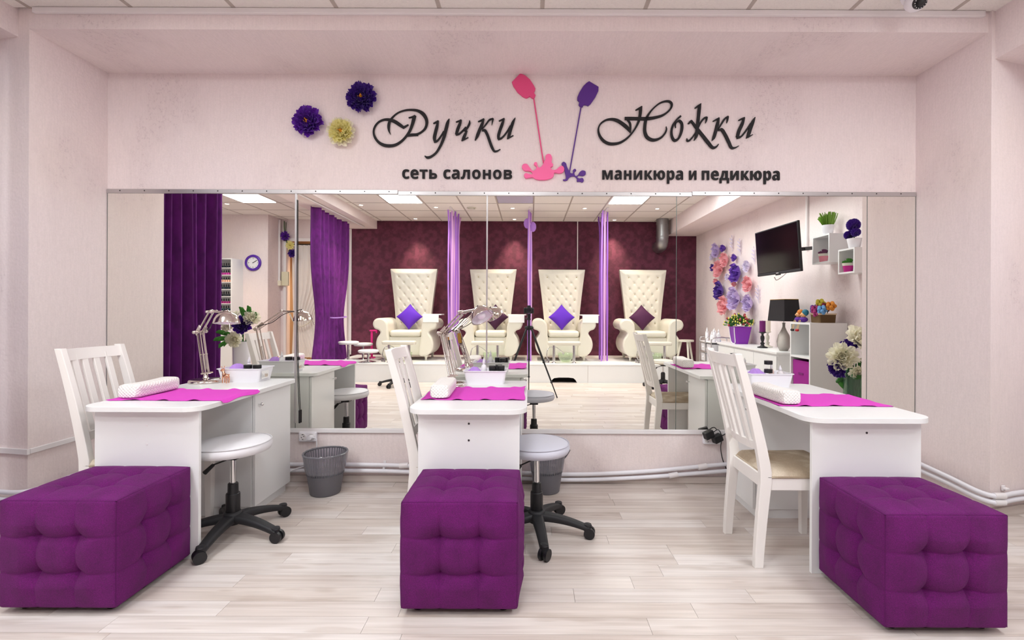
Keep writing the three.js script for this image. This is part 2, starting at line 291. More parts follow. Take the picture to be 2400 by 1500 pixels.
// recessed spots: [x, z, washes the wall]
const SPOTS = [[-5.05, 4.7, 0, 'left of the side room'], [-3.83, 4.8, 0, 'between side room and beam'], [-2.83, 4.75, 0, 'beside the left beam'], [-1.6, 4.9, 0, 'before the second throne, left side'], [-0.29, 4.95, 0, 'before the middle fringe curtain'], [0.95, 4.95, 0, 'before the third throne'], [2.2, 4.95, 0, 'before the fourth throne'], [-2.2, 5.95, 1, 'close to the plum wall above the first throne'], [-0.29, 5.97, 1, 'close to the plum wall above the second throne'], [1.65, 6.0, 1, 'close to the plum wall above the fourth throne']];
SPOTS.forEach(([x, z, w, where]) => {
  const t = thing('ceiling_spot', 'small round recessed ceiling spot ' + where, 'spotlight', [x, CEIL, z], 0, 'recessed ceiling spots');
  mesh('ring', tr(new THREE.TorusGeometry(0.04, 0.008, 8, 28).rotateX(PI / 2), 0, -0.003, 0), M.trim, t);
  mesh('lens', cyl(0.034, 0.034, 0.004, 0, -0.004, 0), M.spotGlow, t);
  const l = new THREE.SpotLight(0xffe9d2, w ? 7 : 5, 0, w ? 0.62 : 0.75, 0.8, 2); l.position.set(0, -0.014, 0); l.castShadow = true; l.shadow.radius = 1.5; t.add(l); l.target.position.set(0, -3, 0); t.add(l.target);
});
{ // warm downlight of the passage
  const t = thing('ceiling_spot', 'small warm ceiling spot in the passage behind the sheer curtain', 'spotlight', [-4.1, 2.7, 6.9], 0, 'recessed ceiling spots');
  mesh('ring', tr(new THREE.TorusGeometry(0.04, 0.008, 8, 28).rotateX(PI / 2), 0, -0.003, 0), M.trim, t);
  mesh('lens', cyl(0.034, 0.034, 0.004, 0, -0.004, 0), M.spotGlow, t);
  const l = new THREE.SpotLight(0xffd8aa, 9, 0, 1.2, 0.7, 2); l.position.set(0, -0.014, 0); l.castShadow = true; l.shadow.radius = 1.5; t.add(l); l.target.position.set(0, -3, 0); t.add(l.target);
}
{ // round ceiling vent
  const t = thing('ceiling_vent', 'small round cream ceiling vent above the second throne', 'vent', [-1.0, CEIL - 0.004, 4.95]);
  mesh('rim', tr(new THREE.TorusGeometry(0.07, 0.012, 8, 28).rotateX(PI / 2), 0, -0.004, 0), M.cream, t);
  mesh('disc', cyl(0.04, 0.045, 0.012, 0, -0.022, 0), M.cream, t);
}

// ───────────────────────── the long mirror
const SEAM = [-2.936, -1.623, -0.294, 1.023, 2.349, 2.686];
const mirrorLabels = ['leftmost mirror panel behind the left desk', 'second mirror panel from the left, above the left waste bin', 'mirror panel behind the middle desk stool', 'mirror panel behind the white chair at the right', 'narrow mirror strip at the right end'];
for (let i = 0; i < 5; i++) {
  const a = SEAM[i] + 0.0015, b = SEAM[i + 1] - 0.0015;
  const t = thing('mirror', mirrorLabels[i], 'mirror', [(a + b) / 2, 0.374, 0.001], 0, 'panels of the long wall mirror');
  mesh('pane', bx(b - a, 1.63, 0.0055, 0, 0, 0.00275), M.mirror, t);
  for (const s of [-1, 1]) mesh('edge', bx(0.0022, 1.63, 0.0058, s * ((b - a) / 2 + 0.0004), 0, 0.003), M.mirrorEdge, t);
}
// aluminium rails on top, each with its screws
[[-2.936, -0.916, 2.002, 'left'], [-0.914, 1.129, 1.994, 'middle'], [1.131, 2.686, 2.001, 'right']].forEach(([a, b, y, w]) => {
  const t = thing('mirror_rail', w + ' length of screwed aluminium rail along the mirror top', 'rail', [0, y, 0], 0, 'mirror rails');
  mesh('profile', [bx(b - a, 0.03, 0.010, (a + b) / 2, 0, 0.0055, 0.002), bx(b - a, 0.006, 0.014, (a + b) / 2, 0, 0.0075, 0.002)], M.alu, t);
  for (let x = a + 0.09; x < b - 0.02; x += 0.17) mesh('screw', tr(new THREE.SphereGeometry(0.0045, 10, 8).scale(1, 1, 0.5), x, 0.018, 0.0105), M.screw, t);
});
single('mirror_strip', [bx(0.014, 1.6, 0.006, 0, 0, 0.003, 0.002)], M.alu, 'chrome strip over the mirror joint beside the left desk', 'strip', [-1.623, 0.41, 0.0068]);
single('mirror_strip', [bx(0.010, 1.26, 0.006, 0, 0, 0.003, 0.002)], M.alu, 'chrome strip over the mirror joint behind the middle desk', 'strip', [-0.294, 0.74, 0.0068]);
single('mirror_wire', [tube([[0, 0.6, 0], [0.001, 0.2, 0.001], [0.003, -0.4, 0.002], [0.014, -0.72, 0.003], [0.022, -0.86, 0.003]], 0.0026, 30, 6), bx(0.012, 0.09, 0.008, 0.024, -0.95, 0.004, 0.002)], M.black, 'black wire hanging down the mirror joint beside the left desk', 'wire', [-1.613, 1.36, 0.012]);

// ───────────────────────── pipes, sockets, small wall things
function pipeRun(pts, label, clips = []) {
  const t = thing('heating_pipe', label, 'pipe', [0, 0, 0], 0, 'white heating pipes');
  mesh('pipe', tube(pts, 0.0135, 60, 12), M.pipe, t);
  for (const c of clips) mesh('coupling', rod([c[0] - 0.03, c[1] - (c[2] || 0), c[3] || 0.032], [c[0] + 0.03, c[1] + (c[2] || 0), c[3] || 0.032], 0.0185), M.trim, t);
  return t;
}
pipeRun([[-2.9, 0.128, 0.032], [-2.2, 0.128, 0.032], [-1.3, 0.130, 0.032], [-0.95, 0.127, 0.032], [-0.6, 0.112, 0.032], [-0.2, 0.085, 0.032], [0.3, 0.068, 0.032], [0.8, 0.09, 0.032], [1.4, 0.145, 0.032], [2.0, 0.17, 0.032], [2.64, 0.17, 0.032]], 'upper white pipe sagging along the wall under the mirror', [[-0.86, 0.125, 0.003], [1.2, 0.126, 0.006]]);
pipeRun([[-2.9, 0.086, 0.032], [-2.2, 0.086, 0.032], [-1.3, 0.088, 0.032], [-0.95, 0.085, 0.032], [-0.6, 0.07, 0.032], [-0.2, 0.045, 0.032], [0.3, 0.03, 0.032], [0.8, 0.05, 0.032], [1.4, 0.098, 0.032], [2.0, 0.125, 0.032], [2.64, 0.125, 0.032]], 'lower white pipe sagging along the wall under the mirror', [[-0.79, 0.079, 0.003], [1.0, 0.066, 0.006]]);
pipeRun([[2.66, 0.17, 0.05], [2.662, 0.155, 0.3], [2.660, 0.14, 0.53], [2.69, 0.138, 0.578], [2.85, 0.138, 0.534], [3.28, 0.138, 0.412]], 'upper white pipe turning round the right pier', [[2.72, 0.138, 0, 0.575]]);
pipeRun([[2.66, 0.125, 0.05], [2.662, 0.115, 0.3], [2.660, 0.103, 0.53], [2.69, 0.101, 0.578], [2.85, 0.101, 0.534], [3.28, 0.101, 0.412]], 'lower white pipe turning round the right pier', [[2.72, 0.101, 0, 0.575]]);
pipeRun([[-2.91, 0.13, 0.05], [-2.912, 0.13, 0.3], [-2.915, 0.13, 0.53], [-2.97, 0.13, 0.56], [-3.3, 0.13, 0.5], [-3.8, 0.13, 0.41]], 'upper white pipe round the left pier');
pipeRun([[-2.91, 0.085, 0.05], [-2.912, 0.085, 0.3], [-2.915, 0.085, 0.53], [-2.97, 0.085, 0.56], [-3.3, 0.085, 0.5], [-3.8, 0.085, 0.41]], 'lower white pipe round the left pier');
for (const [x, y] of [[-1.0, 0.108], [-0.18, 0.06]]) { const t = thing('pipe_clip', x < -0.5 ? 'white double pipe clip on the wall between the left and middle desks' : 'white double pipe clip on the wall behind the middle desk', 'pipe clip', [x, y, 0]); mesh('strap', [bx(0.02, 0.075, 0.006, 0, -0.035, 0.003, 0.002), bx(0.016, 0.036, 0.03, 0, -0.012, 0.017, 0.004)], M.trim, t); }

function socket(x, y, label) {
  const t = thing('wall_socket', label, 'socket', [x, y, 0]);
  mesh('plate', bx(0.125, 0.072, 0.03, 0, -0.036, 0.015, 0.012), M.plasticW, t);
  for (const s of [-1, 1]) { const c = mesh('socket_well', [tr(new THREE.TorusGeometry(0.022, 0.003, 8, 28), s * 0.03, 0, 0.030), tr(new THREE.CylinderGeometry(0.021, 0.021, 0.002, 24).rotateX(PI / 2), s * 0.03, 0, 0.0302)], M.trim, t); mesh('hole', [tr(new THREE.CylinderGeometry(0.003, 0.003, 0.002, 10).rotateX(PI / 2), s * 0.03 - 0.008, -0.004, 0.032), tr(new THREE.CylinderGeometry(0.003, 0.003, 0.002, 10).rotateX(PI / 2), s * 0.03 + 0.008, 0.004, 0.032), bx(0.012, 0.003, 0.002, s * 0.03, 0.015, 0.032), bx(0.012, 0.003, 0.002, s * 0.03, -0.018, 0.032)], M.screw, c); }
  return t;
}
socket(-1.53, 0.318, 'white double wall socket above the left waste bin');
{ const t = thing('power_plug', 'white plug and cord in the socket above the left waste bin', 'plug', [-1.5, 0.318, 0.033]);
  mesh('plug', [rot(cyl(0.018, 0.014, 0.03), PI / 2).translate(0, 0, 0), bx(0.018, 0.012, 0.03, 0.014, 0, 0.012, 0.004)], M.plasticW, t);
  mesh('cord', tube([[0.02, 0.004, 0.028], [0.045, 0.0, 0.03], [0.047, -0.06, 0.02], [0.03, -0.12, 0.0], [-0.02, -0.19, -0.01], [-0.12, -0.22, 0.04], [-0.16, -0.27, 0.06], [-0.19, -0.313, 0.08], [-0.26, -0.314, 0.12]], 0.0035, 60, 6), M.plasticW, t); }
socket(1.27, 0.312, 'white double wall socket behind the white chair at the right');
for (const [x, y, z, w] of [[1.295, 0.325, 0.05, 'upper'], [1.235, 0.352, 0.052, 'rear']]) {
  const t = thing('power_adapter', 'black power adapter, the ' + w + ' one of the pair in the right socket', 'adapter', [x, y, z], 0.3);
  mesh('body', rot(bx(0.066, 0.05, 0.045, 0, -0.025, 0, 0.006), 0, 0, 0.35), M.black, t);
  mesh('cord', tube([[0.03, 0.01, 0], [0.07, 0.03, 0.01], [0.1, -0.02, 0.01], [0.1, -0.1, 0.0], [0.13, -0.2, -0.01], [0.17, -0.31, 0.02]], 0.003, 50, 6), M.black, t);
}
{ const t = thing('pipe_bracket', 'small white bracket on the right pier above the pipes', 'bracket', [2.78, 0.155, 0.53], 0.28); mesh('bracket', [bx(0.02, 0.03, 0.012, 0, 0, 0.006, 0.003), bx(0.03, 0.01, 0.02, 0, 0.01, 0.02, 0.003)], M.trim, t); mesh('bolt', ball(0.005, 0, 0.01, 0.014), M.screw, t); }

// dome camera under the ceiling
{
  const t = thing('security_camera', 'white dome security camera under the ceiling at upper right', 'camera', [2.12, CEIL - 0.004, 0.7]);
  mesh('base', lathe([[0, 0], [0.062, 0], [0.064, -0.012], [0.058, -0.03], [0, -0.032]]), M.plasticW, t);
  mesh('dome', ball(0.052, 0, -0.05, 0.005), M.plasticW, t);
  const e = mesh('eye', (() => { const g = merge([cyl(0.034, 0.032, 0.016, 0, 0, 0, 28), ball(0.022, 0, 0.012, 0)]); return g; })(), M.black, t);
  e.quaternion.setFromUnitVectors(V(0, 1, 0), V(-0.12, -0.55, 0.82).normalize()); e.position.copy(V(0, -0.05, 0.005)).addScaledVector(V(-0.12, -0.55, 0.82).normalize(), 0.04);
  for (let k = 0; k < 14; k++) { const a = k / 14 * PI * 2; mesh('led', ball(0.0026, 0.028 * cos(a), 0.0165, 0.028 * sin(a), 1, 1, 1, 8), M.trim, e); }
}
// ───────────────────────── lettering and brush emblem on the pink wall
const font = await new FontLoader().loadAsync('fonts/droid/droid_sans_bold.typeface.json');
function ribbon(pts, depth) {   // calligraphic stroke: centre line with widths
  const c = new THREE.CatmullRomCurve3(pts.map(p => V(p[0], -p[1], p[2])), false, 'centripetal'), n = pts.length > 2 ? pts.length * 6 : 4, L = [], R = [];
  const P = []; for (let i = 0; i <= n; i++) P.push(c.getPoint(i / n));
  for (let i = 0; i <= n; i++) { const a = P[Math.max(0, i - 1)], b = P[Math.min(n, i + 1)], dx = b.x - a.x, dy = b.y - a.y, l = Math.hypot(dx, dy) || 1, w = Math.max(P[i].z, 5) / 2; L.push([P[i].x - dy / l * w, P[i].y + dx / l * w]); R.push([P[i].x + dy / l * w, P[i].y - dx / l * w]); }
  const Q = (k, side, z) => { const q = side ? R[k] : L[k]; return [q[0], q[1], z]; };
  const strip = (a, b) => surf(n, 1, (u, v) => { const k = Math.round(u * n); return v < 0.5 ? a(k) : b(k); });
  return merge([strip(k => Q(k, 1, depth), k => Q(k, 0, depth)), strip(k => Q(k, 0, 0), k => Q(k, 1, 0)), strip(k => Q(k, 0, depth), k => Q(k, 0, 0)), strip(k => Q(k, 1, 0), k => Q(k, 1, depth))]);
}
function scriptWord(x, y, unit, letters, label) {
  const t = thing('wall_lettering', label, 'lettering', [x, y, 0.0015]);
  for (const strokes of letters) { const m = mesh('letter', strokes.map((s, i) => ribbon(s, 26 - (i % 5) * 0.4)), M.letter, t); m.geometry.scale(unit, unit, unit * 0.9); }
}
scriptWord(-1.1297, 2.643, 0.000446, [
  [[[565, 395, 40], [500, 350, 52], [420, 300, 52], [340, 275, 40], [260, 275, 28], [180, 310, 24], [120, 380, 24], [98, 460, 26], [115, 540, 34], [170, 620, 42], [250, 668, 46], [340, 682, 44], [430, 670, 38], [520, 620, 32], [600, 540, 30], [660, 450, 36], [700, 350, 44], [725, 260, 50], [745, 208, 34]], [[640, 350, 14], [600, 376, 26], [552, 400, 34]], [[643, 244, 14], [690, 234, 20], [748, 212, 26]], [[362, 506, 5], [338, 450, 24], [332, 380, 40], [345, 310, 36], [390, 240, 22], [480, 165, 18], [600, 125, 22], [700, 120, 28], [790, 135, 40], [870, 185, 56], [920, 270, 50], [925, 340, 40], [900, 410, 32], [850, 460, 26], [780, 498, 30], [700, 508, 38], [625, 518, 36]], [[620, 520, 34], [700, 512, 34], [792, 506, 36]]],
  [[[1028, 332, 12], [1070, 312, 22], [1108, 290, 22]], [[1105, 286, 20], [1085, 380, 44], [1060, 480, 48], [1046, 560, 48], [1054, 606, 40]], [[1040, 610, 44], [1085, 605, 28], [1140, 540, 22], [1195, 450, 24]], [[1278, 256, 8], [1255, 310, 42], [1224, 430, 50], [1190, 560, 44], [1140, 680, 36], [1070, 790, 30], [990, 850, 32], [935, 862, 36], [896, 838, 14]]],
  [[[1380, 308, 12], [1425, 292, 20], [1468, 274, 20]], [[1464, 274, 18], [1440, 340, 42], [1405, 430, 44], [1388, 500, 40]], [[1380, 500, 38], [1430, 492, 26], [1490, 440, 24], [1540, 385, 24]], [[1592, 280, 8], [1594, 320, 28], [1562, 390, 30], [1515, 450, 24]], [[1555, 440, 16], [1525, 500, 40], [1498, 560, 42], [1472, 602, 12]], [[1490, 585, 26], [1540, 565, 14], [1575, 545, 12]]],
  [[[1725, 302, 12], [1775, 280, 22], [1822, 256, 22]], [[1816, 258, 18], [1785, 350, 46], [1750, 430, 46], [1715, 520, 44], [1680, 592, 12]], [[1790, 415, 12], [1850, 340, 20], [1905, 270, 22], [1965, 252, 26]], [[1962, 250, 22], [1950, 300, 18], [1940, 352, 6]], [[1785, 440, 14], [1830, 435, 40], [1870, 500, 44], [1910, 610, 44], [1950, 710, 42], [1985, 760, 30], [2030, 755, 20], [2075, 728, 10]]],
  [[[2050, 290, 12], [2095, 270, 20], [2138, 248, 20]], [[2134, 248, 16], [2105, 330, 42], [2065, 440, 44], [2045, 520, 44], [2046, 568, 38]], [[2036, 570, 38], [2090, 556, 26], [2160, 480, 22], [2235, 360, 26]], [[2306, 236, 8], [2270, 310, 42], [2235, 420, 46], [2205, 520, 44], [2184, 568, 14]], [[2196, 552, 26], [2245, 530, 14], [2278, 512, 12]]],
], 'black script word to the right of the artificial flowers');
scriptWord(0.446, 2.709, 0.0004955, [
  [[[514, 552, 8], [470, 485, 44], [400, 425, 46], [320, 378, 42], [240, 362, 30], [160, 378, 22], [90, 430, 20], [62, 500, 22], [75, 580, 30], [130, 660, 38], [200, 700, 38], [270, 708, 36], [360, 692, 30], [450, 640, 26], [530, 560, 22], [590, 470, 26], [630, 380, 34], [648, 290, 40], [655, 220, 40], [672, 178, 10]], [[513, 548, 12], [512, 480, 26], [505, 420, 28], [468, 362, 24]], [[583, 234, 12], [630, 210, 24], [672, 180, 14]], [[432, 350, 42], [520, 350, 42], [640, 352, 42], [760, 350, 42], [860, 335, 36], [960, 305, 28], [1040, 250, 22], [1085, 190, 26], [1088, 140, 30], [1060, 112, 28], [1010, 106, 24], [930, 130, 20], [850, 190, 18], [780, 270, 26], [735, 350, 38], [715, 450, 42], [715, 540, 44], [745, 610, 46], [810, 648, 42], [880, 645, 32], [950, 610, 26], [1000, 550, 24], [1018, 500, 18], [1012, 460, 6]]],
  [[[1218, 312, 26], [1160, 365, 22], [1110, 440, 28], [1088, 530, 30], [1098, 610, 34], [1130, 655, 36], [1175, 640, 30], [1215, 570, 34], [1235, 480, 38], [1228, 410, 34], [1195, 380, 30], [1160, 400, 16], [1143, 440, 14], [1148, 480, 6]]],
  [[[1500, 134, 6], [1480, 200, 40], [1465, 330, 42], [1450, 470, 40], [1435, 600, 36], [1408, 656, 8]], [[1416, 202, 12], [1455, 175, 24], [1498, 142, 14]], [[1324, 422, 16], [1350, 395, 30], [1372, 376, 24]], [[1362, 376, 26], [1440, 480, 40], [1520, 580, 44], [1600, 680, 46], [1670, 755, 36], [1715, 745, 24], [1750, 704, 10]], [[1455, 500, 14], [1500, 400, 22], [1550, 340, 26], [1588, 328, 20]], [[1584, 326, 22], [1577, 375, 18], [1565, 412, 6]], [[1440, 520, 14], [1390, 600, 20], [1340, 655, 24], [1312, 660, 24], [1302, 626, 8]]],
  [[[1670, 385, 12], [1715, 362, 22], [1758, 338, 20]], [[1754, 338, 16], [1735, 420, 42], [1710, 520, 42], [1680, 620, 36], [1660, 655, 8]], [[1745, 500, 12], [1790, 420, 22], [1840, 345, 24], [1886, 316, 24]], [[1882, 316, 20], [1873, 370, 18], [1864, 408, 6]], [[1742, 512, 12], [1790, 500, 38], [1840, 570, 42], [1890, 670, 42], [1935, 755, 34], [1980, 755, 20], [2035, 728, 8]]],
  [[[2030, 370, 12], [2070, 352, 22], [2114, 333, 20]], [[2110, 334, 16], [2080, 420, 42], [2035, 520, 44], [2012, 606, 40]], [[2005, 612, 38], [2060, 600, 26], [2130, 520, 22], [2205, 410, 26]], [[2260, 324, 8], [2230, 390, 42], [2195, 490, 44], [2165, 580, 38], [2140, 622, 8]], [[2158, 604, 24], [2200, 585, 14], [2228, 570, 10]]],
], 'black script word to the right of the purple brush');
// bold captions: [text, x0, x1, baseline y]
function caption(words, label) {
  const t = thing('wall_caption', label, 'lettering', [0, 0, 0.0015]);
  for (const [text, x0, x1, y] of words) {
    const size = 0.094, k = size / font.data.resolution; let pen = 0; const ls = [];
    for (const ch of text) { ls.push([ch, pen]); pen += font.data.glyphs[ch].ha * k; }
    const sx = (x1 - x0) / (pen - 0.012);
    for (const [ch, p] of ls) { const g = new THREE.ExtrudeGeometry(font.generateShapes(ch, size), { depth: 0.010, bevelEnabled: false, curveSegments: 6 }); g.translate(p - 0.006, 0, 0); g.scale(sx, 0.0625 / (0.094 * 0.548) * 0.73, 1); g.translate(x0, y, 0); mesh('letter', g, M.letter, t); }
  }
}
caption([['сеть', -0.886, -0.645, 2.1115], ['салонов', -0.600, -0.122, 2.1115]], 'bold black caption under the left script word');
caption([['маникюра', 0.502, 1.070, 2.1115], ['и', 1.106, 1.163, 2.1115], ['педикюра', 1.195, 1.742, 2.1115]], 'bold black caption under the right script word');
// brush emblem
{
  const U = 0.000555, place = (o) => o;
  const flat = (shape, d) => { const g = extr(shape, d, 0.0015, 6); return g; };
  const S = (pts) => pts.map(p => [p[0] * U, -p[1] * U]);
  const capA = [[200, 75], [95, 185], [110, 230], [165, 310], [230, 365], [275, 385], [300, 375], [315, 362], [330, 370], [345, 385], [365, 390], [385, 370], [392, 348], [380, 330], [372, 310], [385, 290], [390, 265], [370, 225], [320, 150], [260, 100]];
  const splashA = [[500, 1185], [520, 1140], [520, 1110], [545, 1085], [580, 1090], [600, 1130], [597, 1190], [615, 1215], [608, 1240], [585, 1250], [600, 1280], [650, 1280], [700, 1240], [735, 1235], [755, 1275], [735, 1315], [690, 1325], [630, 1320], [625, 1350], [600, 1385], [530, 1405], [440, 1408], [385, 1395], [360, 1378], [310, 1385], [270, 1388], [252, 1350], [270, 1325], [310, 1335], [355, 1340], [345, 1310], [310, 1298], [260, 1295], [225, 1255], [240, 1215], [285, 1210], [320, 1250], [360, 1295], [400, 1275], [405, 1245], [375, 1215], [385, 1190], [410, 1190], [418, 1225], [435, 1255], [470, 1240]];
  const capB = [[1062, 170], [1180, 240], [1178, 290], [1140, 370], [1085, 450], [1050, 480], [1030, 470], [1010, 465], [990, 470], [985, 490], [965, 495], [945, 485], [930, 465], [940, 430], [915, 405], [915, 370], [940, 310], [990, 230], [1030, 190]];
  const splashB = [[815, 1290], [790, 1240], [775, 1195], [745, 1178], [720, 1205], [750, 1250], [765, 1320], [775, 1370], [770, 1395], [740, 1400], [745, 1415], [790, 1412], [820, 1375], [860, 1360], [890, 1365], [912, 1390], [915, 1425], [950, 1425], [985, 1435], [1000, 1410], [985, 1380], [945, 1385], [920, 1372], [935, 1350], [990, 1355], [1022, 1335], [1018, 1295], [980, 1285], [945, 1310], [925, 1345], [900, 1355], [885, 1335], [885, 1310], [905, 1285], [890, 1265], [865, 1280], [862, 1320], [840, 1320]];
  const a = thing('brush_emblem', 'pink cutout polish brush with paint splash on the wall', 'wall emblem', [-0.1784, 2.886, 0.0015]);
  mesh('cap', flat(poly(S(capA).reverse()), 0.012), M.pinkD, a); mesh('stem', bar([370 * U, -383 * U, 0.005], [494 * U, -1190 * U, 0.005], 0.008, 0.0085), M.pinkD, a); mesh('splash', flat(smoothPoly(S(splashA)), 0.016), M.pink, a);
  const b = thing('brush_emblem', 'purple cutout polish brush with paint splash on the wall', 'wall emblem', [-0.1784, 2.886, 0.0015]);
  mesh('cap', flat(poly(S(capB).reverse()), 0.012), M.violet, b); mesh('stem', bar([962 * U, -490 * U, 0.005], [820 * U, -1312 * U, 0.005], 0.008, 0.008), M.violet, b); mesh('splash', flat(smoothPoly(S(splashB)), 0.009), M.violet, b);
}

// ───────────────────────── artificial flowers
function petal(len, w, cup, ruf, ph = 0, nu = 6, nv = 5) {   // grows along +y, face to +z
  return surf(nu, nv, (u, v) => { const s = u * 2 - 1, wd = w * Math.pow(sin(PI * (0.10 + 0.66 * v)), 0.8); const edge = v * v; return [s * wd / 2, len * v * (1 - 0.10 * s * s * v) + ruf * 0.5 * edge * sin(s * 9 + ph), cup * v * v + 0.35 * w * s * s * v + ruf * edge * sin(s * 7 + ph * 2)]; });
}
function petalPose(g, r, tilt, ang, z = 0) { g = g.clone(); g.rotateX(tilt); g.translate(0, r, z); g.rotateZ(ang); return g; }
function peony(R, rows, seedPh = 0) {   // list of petal geometries facing +z; rows [n, r0, len, w, tilt, z, cup]
  const out = []; rows.forEach((q, k) => { for (let i = 0; i < q[0]; i++) { const p = petal(q[2] * R * rr(0.92, 1.08), q[3] * R, (q[6] ?? 0.15) * R, 0.085 * R, i * 1.7 + k + seedPh); out.push(petalPose(p, q[1] * R, q[4] + rr(-0.08, 0.08), i / q[0] * PI * 2 + k * 0.6 + rr(-0.1, 0.1), q[5] * R)); } }); return out;
}
const PEONY = [[13, 0.12, 0.88, 0.52, 0.08, 0.02], [13, 0.10, 0.78, 0.48, 0.26, 0.05], [12, 0.10, 0.66, 0.42, 0.44, 0.08], [11, 0.08, 0.54, 0.38, 0.64, 0.11], [9, 0.08, 0.40, 0.32, 0.85, 0.13]];
function stamens(R, n = 16) { const o = []; for (let i = 0; i < n; i++) { const a = rnd() * 6.28, r = rnd() * 0.14 * R; const b = [r * cos(a) * 1.4, r * sin(a) * 1.4, 0.42 * R + rnd() * 0.08 * R]; o.push(rod([r * cos(a) * 0.5, r * sin(a) * 0.5, 0.12 * R], b, 0.012 * R, 0.012 * R, 5), ball(0.035 * R, b[0], b[1], b[2], 1, 1, 1, 6)); } return o; }
function wallPeony(x, y, R, mat, label, rz, tip) {
  const t = thing('artificial_flower', label, 'flower', [x, y, 0.012], 0, 'artificial peonies on the wall'); t.rotation.z = rz;
  peony(R, PEONY, rz * 7).forEach((g, i) => mesh('petal', g, i < 13 && tip ? tip : mat, t));
  mesh('stamen_tuft', stamens(R), M.stamen, t);
  mesh('backing', tr(new THREE.CylinderGeometry(0.3 * R, 0.3 * R, 0.02, 20).rotateX(PI / 2), 0, 0, 0.0), mat, t);
}
wallPeony(-1.532, 2.494, 0.108, M.peonyP, 'purple artificial peony on the wall, leftmost of the three', 0.2);
wallPeony(-1.163, 2.661, 0.108, M.peonyD, 'dark violet artificial peony on the wall, topmost of the three', 1.1);
wallPeony(-1.298, 2.426, 0.103, M.peonyY, 'yellow and cream artificial peony on the wall', 2.0, M.peonyYe);
// ───────────────────────── tufted ottomans
function ottomanGeo(W, H, Dp) {
  const out = [], N = 84, R = 0.013, h = [W / 2, H / 2, Dp / 2];
  const g1 = (t) => Math.min(Math.abs(t - 1 / 3), Math.abs(t - 2 / 3));   // distance to a seam, in face widths
  const disp = (a, b, amp) => {   // outward puff of a face at (a, b) in 0..1
    const ea = Math.min(a, 1 - a), eb = Math.min(b, 1 - b), e = Math.min(ea, eb);
    const bulge = amp * 0.022 * Math.min(1, sin(PI * a) * 1.6) * Math.min(1, sin(PI * b) * 1.6);
    const deep = sstep(0.0, 0.30, e);
    const vee = (g) => Math.pow(1 - Math.min(1, g / 0.13), 2.4), ga = vee(g1(a)), gb = vee(g1(b));
    const line = Math.max(ga * (0.0018 + 0.0115 * sstep(0.02, 0.33, eb)), gb * (0.0018 + 0.0115 * sstep(0.02, 0.33, ea)));
    const thin = Math.max(Math.exp(-Math.pow(g1(a) / 0.009, 2)), Math.exp(-Math.pow(g1(b) / 0.009, 2))) * 0.0022;
    let btn = 0; for (const p of [1 / 3, 2 / 3]) for (const q of [1 / 3, 2 / 3]) { const r = Math.hypot(a - p, b - q); btn = Math.max(btn, Math.pow(1 - Math.min(1, r / 0.19), 2.8)); }
    return bulge - (line + thin) * (0.65 + 0.35 * deep) - 0.03 * btn * amp;
  };
  const face = (ax, sg, bottom) => {
    const [i, j] = ax === 0 ? [2, 1] : ax === 1 ? [0, 2] : [0, 1];
    const g = surf(N, N, (u, v) => {
      const p = [0, 0, 0]; p[ax] = sg * h[ax]; p[i] = (u * 2 - 1) * h[i]; p[j] = (v * 2 - 1) * h[j];
      const q = p.map((c, k) => clamp(c, -h[k] + R, h[k] - R)); let n = V(p[0] - q[0], p[1] - q[1], p[2] - q[2]).normalize();
      const d = bottom ? 0 : disp(u, v, 1); const r = [q[0] + n.x * R, q[1] + n.y * R, q[2] + n.z * R];
      r[0] += n.x * d; r[1] += n.y * d; r[2] += n.z * d;
      return [...r, (u - 0.5) * 2 * h[i], (v - 0.5) * 2 * h[j]];
    }, false, (ax === 1) === (sg > 0) ? true : false);
    return g;
  };
  for (const [ax, sg] of [[0, 1], [0, -1], [1, 1], [1, -1], [2, 1], [2, -1]]) { let g = face(ax, sg, ax === 1 && sg < 0); const want = V(ax === 0 ? sg : 0, ax === 1 ? sg : 0, ax === 2 ? sg : 0), n = g.attributes.normal, m = (N + 1) * (N >> 1) + (N >> 1); if (n.getX(m) * want.x + n.getY(m) * want.y + n.getZ(m) * want.z < 0) { const a = g.index.array; for (let k = 0; k < a.length; k += 3) { const t = a[k]; a[k] = a[k + 1]; a[k + 1] = t; } g.computeVertexNormals(); } out.push(g); }
  return merge(out);
}
